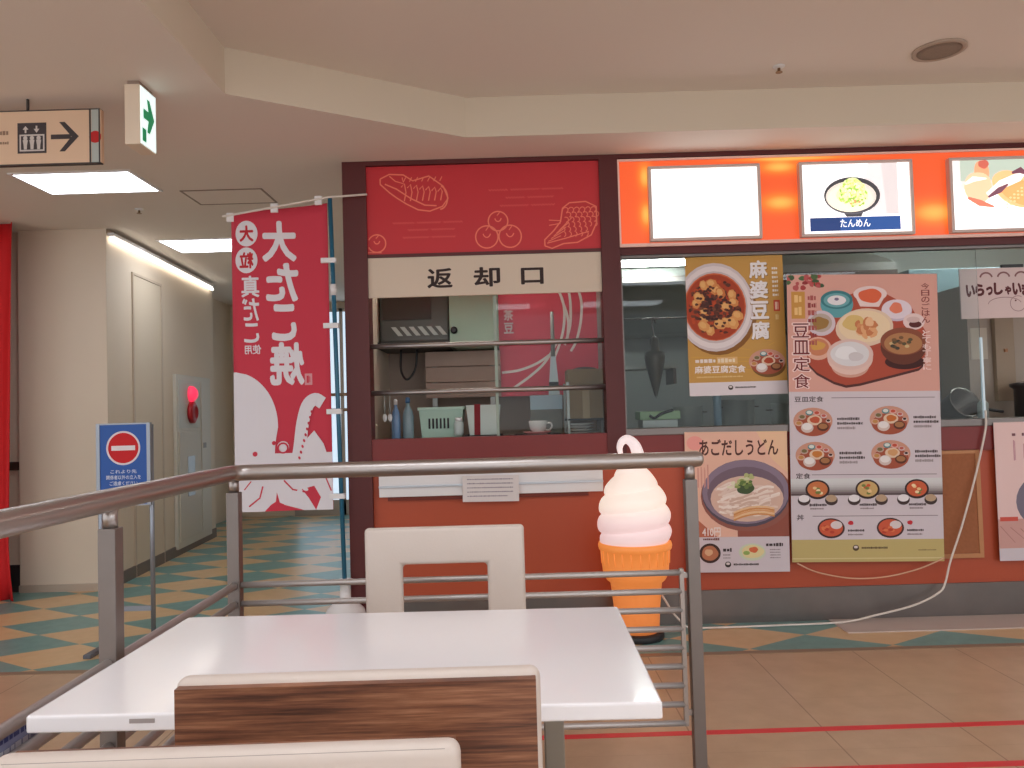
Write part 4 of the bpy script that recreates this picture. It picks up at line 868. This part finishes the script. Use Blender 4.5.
# right part
t = thing('tilted_pan', 'large steel pan leaning on the bench beside the tall poster edge', 'pan', (2.70, 4.85, 1.13), (R(60), R(20), 0)); obj('body', lathe(bmesh.new(), [(.002, -.08), (.085, -.08), (.09, -.07), (.095, .06), (.102, .065), (.09, .062), (.082, -.066), (.002, -.07)], 28, cap=False), mat('pan steel', (112, 106, 100), .4, .6), t); bm = bmesh.new(); tube(bm, [(.09, 0, .05), (.22, 0, .09)], .009, 8); obj('handle', bm, M['dark'], t)
t = thing('squeeze_bottle', 'pale squeeze bottle with long nozzle left of the glass edge', 'bottle', (2.77, 4.72, 1.01)); obj('body', lathe(bmesh.new(), [(.03, 0), (.03, .14), (.012, .16)], 16), mat('squeeze', (150, 160, 156), .4), t); obj('nozzle', lathe(bmesh.new(), [(.01, .16), (.004, .28)], 10), M['white_plastic'], t)
t = thing('refrigerator', 'blue-grey steel refrigerator column behind the greeting board', 'refrigerator', (2.97, 5.6, 0)); bl = mat('fridge blue grey', (112, 136, 142), .4, .3)
obj('body', B(-.16, .50, .02, .6, .02, 2.1), bl, t); dd = obj('door', B(-.16, .50, 0, .02, .5, 2.1, bev=.004), bl, t); obj('handle', B(-.13, -.11, -.03, 0, 1.1, 1.5), M['steel'], dd)
t = thing('control_panel', 'beige kitchen cabinet with notice and small switch under the greeting board', 'cabinet', (3.02, 5.1, 1.01)); obj('body', B(-.10, .35, 0, .35, 0, .9), mat('beige steel', (170, 156, 142), .5), t); obj('notice', B(-.085, .02, -.003, 0, .42, .62), mat('notice', (206, 196, 180), .6), t); obj('column', B(.05, .17, -.04, 0, .15, .68, bev=.004), mat('column beige', (160, 140, 118), .5), t); obj('switch', B(.10, .12, -.05, -.04, .46, .48), mat('switch amber', (160, 104, 60), .4), t)
t = thing('black_urn', 'dark rice urn behind the glass right of the polished edge', 'urn', (3.16, 4.86, 1.01)); obj('body', lathe(bmesh.new(), [(.10, 0), (.10, .22), (.12, .235), (.12, .255), (.02, .27)], 24), mat('urn dark', (58, 48, 46), .35), t); obj('lid_knob', lathe(bmesh.new(), [(.018, .268), (.022, .29), (.01, .298)], 12), M['black'], t)

# ================================================================== BANNER, SIGN STAND, LAMP
t = thing('banner_flag', 'tall red and white octopus banner on a blue pole, lettering seen mirrored from behind', 'banner', (-0.925, 4.32, 0))
obj('base', lathe(bmesh.new(), [(.10, 0), (.125, .01), (.125, .06), (.10, .15), (.06, .19), (.03, .20), (.026, .28), (.04, .285), (.04, .31), (.016, .315)], 28), M['white_plastic'], t)
pole = mat('teal pole', (40, 104, 132), .35)
obj('pole', tube(bmesh.new(), [(0, 0, .2), (-.018, .0, 1.28), (-.038, 0, 2.38)], .012, 12), pole, t)
obj('pole_joint', tube(bmesh.new(), [(-.028, 0, 1.84), (-.0295, 0, 1.90)], .017, 12), M['white_plastic'], t)
cord_m = mat('white cord', (226, 216, 206), .6)
obj('crossbar', tube(bmesh.new(), [(-.62, -.01, 2.285), (-.038, -.012, 2.375), (.16, .028, 2.395)], .006, 8), cord_m, t)
NW, NH = .522, 1.66; top = lambda x: -.045 * (1 - x / NW)
ncv = lambda x: 0.010 * math.sin(round(x / NW * 16) / 16 * NW * 11 + .6)
bm = bmesh.new(); nx, nz = 16, 30; red = (202, 54, 74)
g = [[bm.verts.new((NW * i / nx, -ncv(NW * i / nx), top(NW * i / nx) * (1 - j / nz) - NH * j / nz)) for i in range(nx + 1)] for j in range(nz + 1)]
for j in range(nz):
    for i in range(nx): bm.faces.new((g[j][i], g[j][i + 1], g[j + 1][i + 1], g[j + 1][i])).smooth = True
cl = obj('cloth', bm, mat('banner red', red, .75), t, (-.575, 0, 2.345)); cl.modifiers.new('thick', 'SOLIDIFY').thickness = .002
class NArt(Art): pass
A = NArt(t, NW, NH, (-.575, -.003, 2.345), curve=ncv); WH = (226, 222, 228)
def bx(x, y): return ((x - 232 - (y - 212) * .02) / 100., (y - 212) / 296.)     # measured on the flag's own frame
A.part('lettering')
def big(ch, x0, y0, x1, y1, b=.05): A.text(ch, *bx(x0, y0), *bx(x1, y1), WH, b, True)
big('大', 264, 228, 300, 268); big('た', 268, 269, 302, 307); big('こ', 274, 309, 300, 345); big('焼', 272, 346, 308, 388)
for y, ch in ((240, '大'), (266, '粒')): A.ell(*bx(248.5, y), .115, .135, WH); A.text(ch, *bx(241, y - 8), *bx(256, y + 8), (196, 40, 52), .05, True)
big('真', 243, 281, 262, 302, .03); big('だ', 244, 303, 262, 325, .03); big('こ', 246, 327, 262, 346, .03); A.text('使用', *bx(247, 348), *bx(264, 357), WH, .02, True)
A.rect(*bx(308, 377), *bx(316, 388), (216, 150, 156)); A.smudge(*bx(310, 379), *bx(314, 386), red, 1)
A.part('octopus_drawing')
def strip(f0, f1, y0, y1, n=24, col=WH):
    for i in range(n):
        a = y0 + (y1 - y0) * i / n; b = y0 + (y1 - y0) * (i + 1) / n + .05
        A.poly([bx(f0(a), a), bx(f1(a), a), bx(f1(b), b), bx(f0(b), b)], col)
strip(lambda y: 225, lambda y: 235 + 46 * math.sqrt(max(0, 1 - ((y - 428) / 54.) ** 2)), 374.1, 428)
strip(lambda y: 225, lambda y: 281 - 3 * math.sin((y - 428) / 25 * 1.6), 428, 453)
strip(lambda y: 225, lambda y: 340, 453, 508, 12)
# raised arm with suckers on the right
pts = [(304, 462), (306, 440), (307, 418), (312, 404), (321, 399), (329, 404), (334, 414)]
A.line([bx(p.x, p.y) for p in smooth_path([(a, b, 0) for a, b in ((299, 470), (303, 448), (306, 425), (311, 408), (319, 402), (327, 406))], 5)], .13, WH)
A.poly([bx(300, 455), bx(310, 440), bx(318, 432), bx(328, 445), bx(332, 456), bx(330, 460), bx(300, 460)], WH)
for i in range(9): A.ell(*bx(315.5 - i * 1.6, 414 + i * 5.5), .018, .012, red, rot=1.2, n=10)
A.ell(*bx(286, 447), .06, .06, WH, n=16); A.arc(*bx(286, 448), .05, .05, .018, red, 0, 360, 14)
A.ell(*bx(258, 453), .026, .026, red, n=10); A.ell(*bx(277, 443), .022, .022, red, n=10)
A.line([bx(247, 487), bx(254, 479)], .012, red); A.line([bx(252, 503), bx(263, 495), bx(266, 484)], .016, red); A.line([bx(287, 479), bx(296, 488), bx(310, 491)], .016, red); A.line([bx(330, 477), bx(336, 490)], .014, red)
A.poly([bx(268, 508), bx(274, 502), bx(279, 499), bx(280, 490), bx(283, 500), bx(290, 503), bx(308, 508)], red); A.poly([bx(305, 488), bx(318, 485), bx(325, 496), bx(320, 508), bx(312, 496)], red)
for x, y in ((289, 501), (297, 503), (303, 490), (309, 488)): A.ell(*bx(x, y), .03, .018, WH, rot=.3, n=10)
A.build()
for z, x in ((2.03, -.03), (1.675, -.024), (1.21, -.016), (.755, -.009)): obj('pole_loop', B(x - .062, x + .02, -.016, .016, z - .014, z + .014, bev=.003), M['white_plastic'], t)
for x, z in ((-.60, 2.29), (-.36, 2.335), (-.12, 2.37)): obj('top_loop', B(x, x + .04, -.012, .006, z - .035, z + .015, bev=.003), M['white_plastic'], t)

# no-entry stand
t = thing('sign_stand', 'blue no-entry sign board on a slim grey twin-post stand', 'sign stand', (-2.04, 4.2, 0)); al = mat('alloy', (150, 156, 166), .35, .7)
for x in (-.135, .135):
    p = obj('post', tube(bmesh.new(), [(x, .012, .02), (x, .012, 1.17)], .012, 12), al, t); obj('foot', B(x - .02, x + .02, -.14, .16, 0, .022, bev=.006), mat('foot grey', (96, 98, 106), .5), t)
obj('crossbar', B(-.13, .13, .004, .02, .20, .225), al, t)
obj('board', B(-.125, .125, -.012, .004, .755, 1.175), mat('sign blue', (24, 84, 168), .45), t)
f = bmesh.new(); box(f, -.142, -.122, -.016, .008, .75, 1.18, bev=.002); box(f, .122, .142, -.016, .008, .75, 1.18, bev=.002); box(f, -.122, .122, -.016, .008, 1.172, 1.18); box(f, -.122, .122, -.016, .008, .75, .758); obj('frame', f, al, t)
A = Art(t, .244, .414, (-.122, -.013, 1.172)); A.part('no_entry_symbol'); A.ell(.5, .295, .365, .365, (226, 216, 222), n=40); A.ell(.5, .295, .325, .325, (204, 28, 34), n=40); A.rect(.245, .265, .755, .325, (234, 226, 230))
A.part('lettering'); A.text('これより先', .22, .565, .78, .615, (206, 214, 232), .02); A.text('関係者以外の立入を', .13, .635, .87, .69, (206, 214, 232), .02); A.text('ご遠慮ください', .2, .71, .8, .765, (206, 214, 232), .02); A.build()

# ice-cream lamp
t = thing('ice_cream_lamp', 'glowing giant soft-serve ice-cream cone lamp on the floor', 'lamp', (.612, 4.17, 0))
obj('base', lathe(bmesh.new(), [(.13, 0), (.135, .008), (.135, .03), (.12, .036)], 32), M['dark'], t)
m = bpy.data.materials.new('lit orange cone'); m.use_nodes = True; nt = m.node_tree; b = nt.nodes['Principled BSDF']
tc = nt.nodes.new('ShaderNodeTexCoord'); sp = nt.nodes.new('ShaderNodeSeparateXYZ'); nt.links.new(tc.outputs['Object'], sp.inputs[0])
cr = nt.nodes.new('ShaderNodeValToRGB'); e = cr.color_ramp.elements; e[0].color = lin((214, 112, 54)); e[1].color = lin((250, 150, 70)); e[0].position = .0; e[1].position = 1
nt.links.new(math_node(nt, 'DIVIDE', sp.outputs[2], .5), cr.inputs[0]); nt.links.new(cr.outputs[0], b.inputs['Emission Color']); b.inputs['Emission Strength'].default_value = .5; b.inputs['Base Color'].default_value = lin((214, 130, 70)); b.inputs['Roughness'].default_value = .4
obj('cone', lathe(bmesh.new(), [(.105, .036), (.112, .06), (.118, .15), (.128, .25), (.132, .285), (.15, .30), (.168, .33), (.172, .38), (.176, .455), (.186, .458), (.19, .475), (.186, .492), (.17, .494)], 48), m, t)
for i in range(24):
    a = 2 * math.pi * i / 24; c, s_ = math.cos(a), math.sin(a)
    if s_ < .3: obj('rib', tube(bmesh.new(), [(.1735 * c, .1735 * s_, .385), (.1765 * c, .1765 * s_, .452)], .003, 6), m, t)
m = bpy.data.materials.new('lit soft-serve swirl'); m.use_nodes = True; nt = m.node_tree; b = nt.nodes['Principled BSDF']
tc = nt.nodes.new('ShaderNodeTexCoord'); sp = nt.nodes.new('ShaderNodeSeparateXYZ'); nt.links.new(tc.outputs['Object'], sp.inputs[0])
cr = nt.nodes.new('ShaderNodeValToRGB'); e = cr.color_ramp.elements; e[0].color = lin((226, 190, 190)); e[1].color = lin((232, 214, 214)); x = e.new(.22); x.color = lin((236, 200, 198)); x = e.new(.40); x.color = lin((255, 236, 214)); x = e.new(.72); x.color = lin((255, 232, 212))
nt.links.new(math_node(nt, 'DIVIDE', math_node(nt, 'SUBTRACT', sp.outputs[2], .49), .5), cr.inputs[0]); nt.links.new(cr.outputs[0], b.inputs['Emission Color']); b.inputs['Emission Strength'].default_value = .6
b.inputs['Base Color'].default_value = lin((220, 206, 206)); b.inputs['Roughness'].default_value = .45
bm = bmesh.new(); NT, NZ = 56, 90; Z0, Z1 = .49, .93; pitch = .098; rows = []
def renv(z):
    q = (z - Z0) / (Z1 - Z0); pts = [(0, .178), (.13, .192), (.34, .188), (.52, .170), (.66, .142), (.78, .104), (.90, .064), (1, .03)]
    for (a, ra), (b2, rb) in zip(pts, pts[1:]):
        if q <= b2: return ra + (rb - ra) * (q - a) / (b2 - a)
    return .028
for j in range(NZ + 1):
    z = Z0 + (Z1 - Z0) * j / NZ; row = []
    for i in range(NT):
        a = 2 * math.pi * i / NT; ph = ((z - Z0) / pitch - a / (2 * math.pi)) % 1.0
        r = renv(z) * (.87 + .13 * max(0, 1 - (2 * ph - 1) ** 2) ** .6)
        row.append(bm.verts.new((r * math.cos(a), r * math.sin(a), z)))
    rows.append(row)
for j in range(NZ):
    for i in range(NT): bm.faces.new((rows[j][i], rows[j][(i + 1) % NT], rows[j + 1][(i + 1) % NT], rows[j + 1][i])).smooth = True
bm.faces.new(rows[0][::-1]); bm.faces.new(rows[-1])
obj('swirl', bm, m, t)
pp = smooth_path([(.035, 0, .90), (.03, 0, .95), (.012, 0, .995), (-.02, 0, 1.02), (-.048, 0, 1.01), (-.062, 0, .98), (-.058, 0, .945)], 6)
obj('curl_tip', tube(bmesh.new(), pp, [.036 - .024 * i / (len(pp) - 1) for i in range(len(pp))], 16), m, t)

# cords and mat
o = obj('power_cord', tube(bmesh.new(), smooth_path([(2.62, 4.44, 1.11), (2.575, 4.365, 1.078), (2.565, 4.36, 1.0), (2.50, 4.36, .76), (2.41, 4.35, .50), (2.335, 4.345, .31), (2.30, 4.34, .20), (2.26, 4.335, .145), (2.12, 4.325, .085), (1.9, 4.31, .04), (1.72, 4.30, .012), (1.4, 4.29, .008), (1.1, 4.28, .008), (.98, 4.28, .008), (.90, 4.27, .012), (.82, 4.24, .09), (.77, 4.22, .17), (.752, 4.215, .2)], 10), .0055, 8), cord_m)
tag(o, 'white power cord running down the counter front and along the floor', 'cord')
o = obj('string', tube(bmesh.new(), smooth_path([(1.512, 4.355, .318), (1.62, 4.35, .268), (1.80, 4.345, .232), (1.98, 4.345, .235), (2.16, 4.35, .27), (2.31, 4.355, .325)], 8), .004, 6), mat('string', (216, 170, 140), .7))
tag(o, 'thin pale string drooping below the bottom corners of the tall poster', 'string')
o = obj('floor_mat', B(1.68, 4.7, 4.13, 4.385, 0, .006, bev=.001), mat('mat grey', (196, 180, 172), .5, noise=.04)); tag(o, 'flat pale grey mat on the diamond tiles along the counter foot', 'mat')
for i, (y0, y1, lab) in enumerate(((2.915, 2.952, 'straight red tape line on the beige floor, the one nearer the counter'), (2.595, 2.632, 'straight red tape line on the beige floor, the one nearer the table'))):
    o = obj('floor_tape', B(-3.2, 5.2, y0, y1, 0, .0012), mat('red tape', (216, 44, 52), .4)); o.rotation_euler = (0, 0, R(.4)); tag(o, lab, 'floor tape', 'red floor tape lines')

# ================================================================== THE RAILING
RY, RX = 2.50, -0.875; RZ = 1.015
t = thing('guard_rail', 'brushed steel guard railing turning the corner around the table', 'railing', (RX, RY, 0)); rs = M['rail_steel']
hp = [(0, -4.2, RZ), (0, -2.0, RZ), (0, -.06, RZ)] + [(.05 - .05 * math.cos(R(a)), -.05 + .05 * math.sin(R(a)), RZ) for a in range(10, 90, 16)] + [(.06, 0, RZ), (.8, 0, RZ), (1.44, 0, RZ + .002), (1.455, 0, RZ + .002), (1.462, 0, RZ + .002)]
obj('handrail', tube(bmesh.new(), hp, [.0247] * (len(hp) - 2) + [.022, .014], 20), rs, t)
def post(x, y):
    p = obj('post', B(x - .019, x + .019, y - .019, y + .019, 0, .955, bev=.003), M['post_steel'], t)
    obj('neck', tube(bmesh.new(), [(x, y, .955), (x, y, .998)], .0155, 12), rs, p); obj('base_plate', B(x - .05, x + .05, y - .05, y + .05, 0, .008, bev=.002), rs, p)
post(0, 0); post(1.42, 0); post(0, -.765); post(0, -1.9); post(0, -3.2)
for k in range(9):
    z = .668 - .0576 * k
    obj('rung', tube(bmesh.new(), [(.018, 0, z), (1.382, 0, z)], .0095, 10), M['rung'], t)
    obj('rung', tube(bmesh.new(), [(0, -4.2, z), (0, -.018, z)], .0122, 10), M['rung'], t)
obj('end_bar', B(1.376, 1.389, -.008, .008, .2, .68), rs, t)
for z in (.24, .66): obj('bracket', B(1.388, 1.402, -.006, .006, z - .008, z + .008), rs, t)
t = thing('notice_sheet', 'small blue printed sheet caught in the rungs at the near left', 'notice', (RX - .02, 1.50, .655), (0, 0, R(90)))
obj('sheet', B(-.5, 0, -.001, .001, -.10, 0), mat('blue printed sheet', (140, 142, 174), .6, noise=.2, nscale=30), t)
A = Art(t, .5, .10, (-.5, -.0016, 0)); A.part('lettering')
for j in range(4): A.smudge(.05, .12 + j * .2, .95, .22 + j * .2, (216, 214, 226) if j % 2 else (66, 70, 120), 20)
A.build()

# ================================================================== TABLE AND CHAIRS
t = thing('dining_table', 'white rectangular dining table inside the railing corner', 'table', (-.290, 1.653, 0), (0, 0, R(-.9)))
obj('tabletop', B(-.526, .526, -.32, .32, .671, .70, bev=.005, seg=3), M['white_top'], t)
for x in (-.36, .355):
    c = obj('column', B(x - .02, x + .02, -.03, .03, .03, .65, bev=.003), mat('table leg steel', (150, 146, 138), .35, .8), t); obj('foot', B(x - .03, x + .03, -.28, .28, 0, .03, bev=.006), mat('table leg steel', 0), c); obj('top_bracket', B(x - .04, x + .04, -.25, .25, .65, .671), mat('table leg steel', 0), c)
obj('maker_plate', B(-.352, -.310, -.3215, -.32, .685, .692), mat('plate grey', (176, 166, 164), .4, .4), t)

def chair(label, loc, rotz):
    """a padded chair whose front faces -Y: white upholstery, veneered rear, a rectangular opening in the back"""
    t = thing('dining_chair', label, 'chair', loc, (0, 0, rotz), 'padded dining chairs around the table')
    W, T0, T1, HW, HT, HB = .220, -.016, .014, .117, .768, .55; top = .87; bot = .42
    def ring(y0, y1, w, tp, inset, bev):
        bm = bmesh.new()
        def loop(y, d):
            o = [(-w + d, bot), (w - d, bot), (w - d, tp - d), (-w + d, tp - d)]; i = [(-HW - d + inset, HB - d), (HW + d - inset, HB - d), (HW + d - inset, HT + d), (-HW - d + inset, HT + d)]
            return [bm.verts.new((x, y, z)) for x, z in o], [bm.verts.new((x, y, z)) for x, z in i]
        f = loop(y0, 0.0); k = loop(y1, 0.0)
        for (o, i), fl in ((f, 0), (k, 1)):
            for a in range(4): bm.faces.new((o[a], o[(a + 1) % 4], i[(a + 1) % 4], i[a]))
        for a in range(4):
            bm.faces.new((f[0][a], f[0][(a + 1) % 4], k[0][(a + 1) % 4], k[0][a])); bm.faces.new((f[1][a], f[1][(a + 1) % 4], k[1][(a + 1) % 4], k[1][a]))
        bmesh.ops.recalc_face_normals(bm, faces=bm.faces[:])
        if bev:
            es = [e for e in bm.edges if e.calc_length() > 0 and len(e.link_faces) == 2 and e.calc_face_angle(0) > .5]
            bmesh.ops.bevel(bm, geom=es, offset=bev, segments=4, profile=.5, affect='EDGES')
            for ff in bm.faces: ff.smooth = True
        return bm
    o = obj('backrest', ring(T0, T1, W, top, 0, .012), M['leather'], t)
    o = obj('back_veneer', ring(T1 - .002, T1 + .012, W - .006, top - .007, -.006, 0), M['zebrano'], t)
    bm = bmesh.new(); z = top - .0115; tube(bm, [(-W + .012, T0 - .0005, bot), (-W + .004, T0 + .006, top - .02), (-W + .014, T0 + .004, z + .007), (W - .014, T0 + .004, z + .007), (W - .004, T0 + .006, top - .02), (W - .012, T0 - .0005, bot)], .0011, 6); obj('seam', bm, M['piping'], o)
    obj('seat', B(-W, W, -.44, .018, .40, .46, bev=.018, seg=3), M['leather'], t)
    obj('seat_shell', B(-W + .01, W - .01, -.42, .02, .378, .40), M['zebrano'], t)
    for sx in (-1, 1):
        for y in (-.40, 0.0): obj('leg', tube(bmesh.new(), [(sx * .195, y, .38), (sx * .205, y + (.03 if y == 0 else -.01), 0)], [.018, .013], 12), mat('chair leg', (150, 146, 140), .35, .8), t)
    return t
# seen from the front, beyond the table
chair('white padded chair with a rectangular opening, between far table edge and railing', (-.199, 2.226, 0), R(-.6))
# seen from behind: its veneered rear turned to the camera
chair('chair showing its striped wood-veneer back at the near table edge', (-.196, .985, 0), R(180 + .4))
# nearest, padded front turned to the camera
chair('white padded chair nearest the viewer, only its seamed top edge showing', (-.279, .771, -.0), R(1.0))
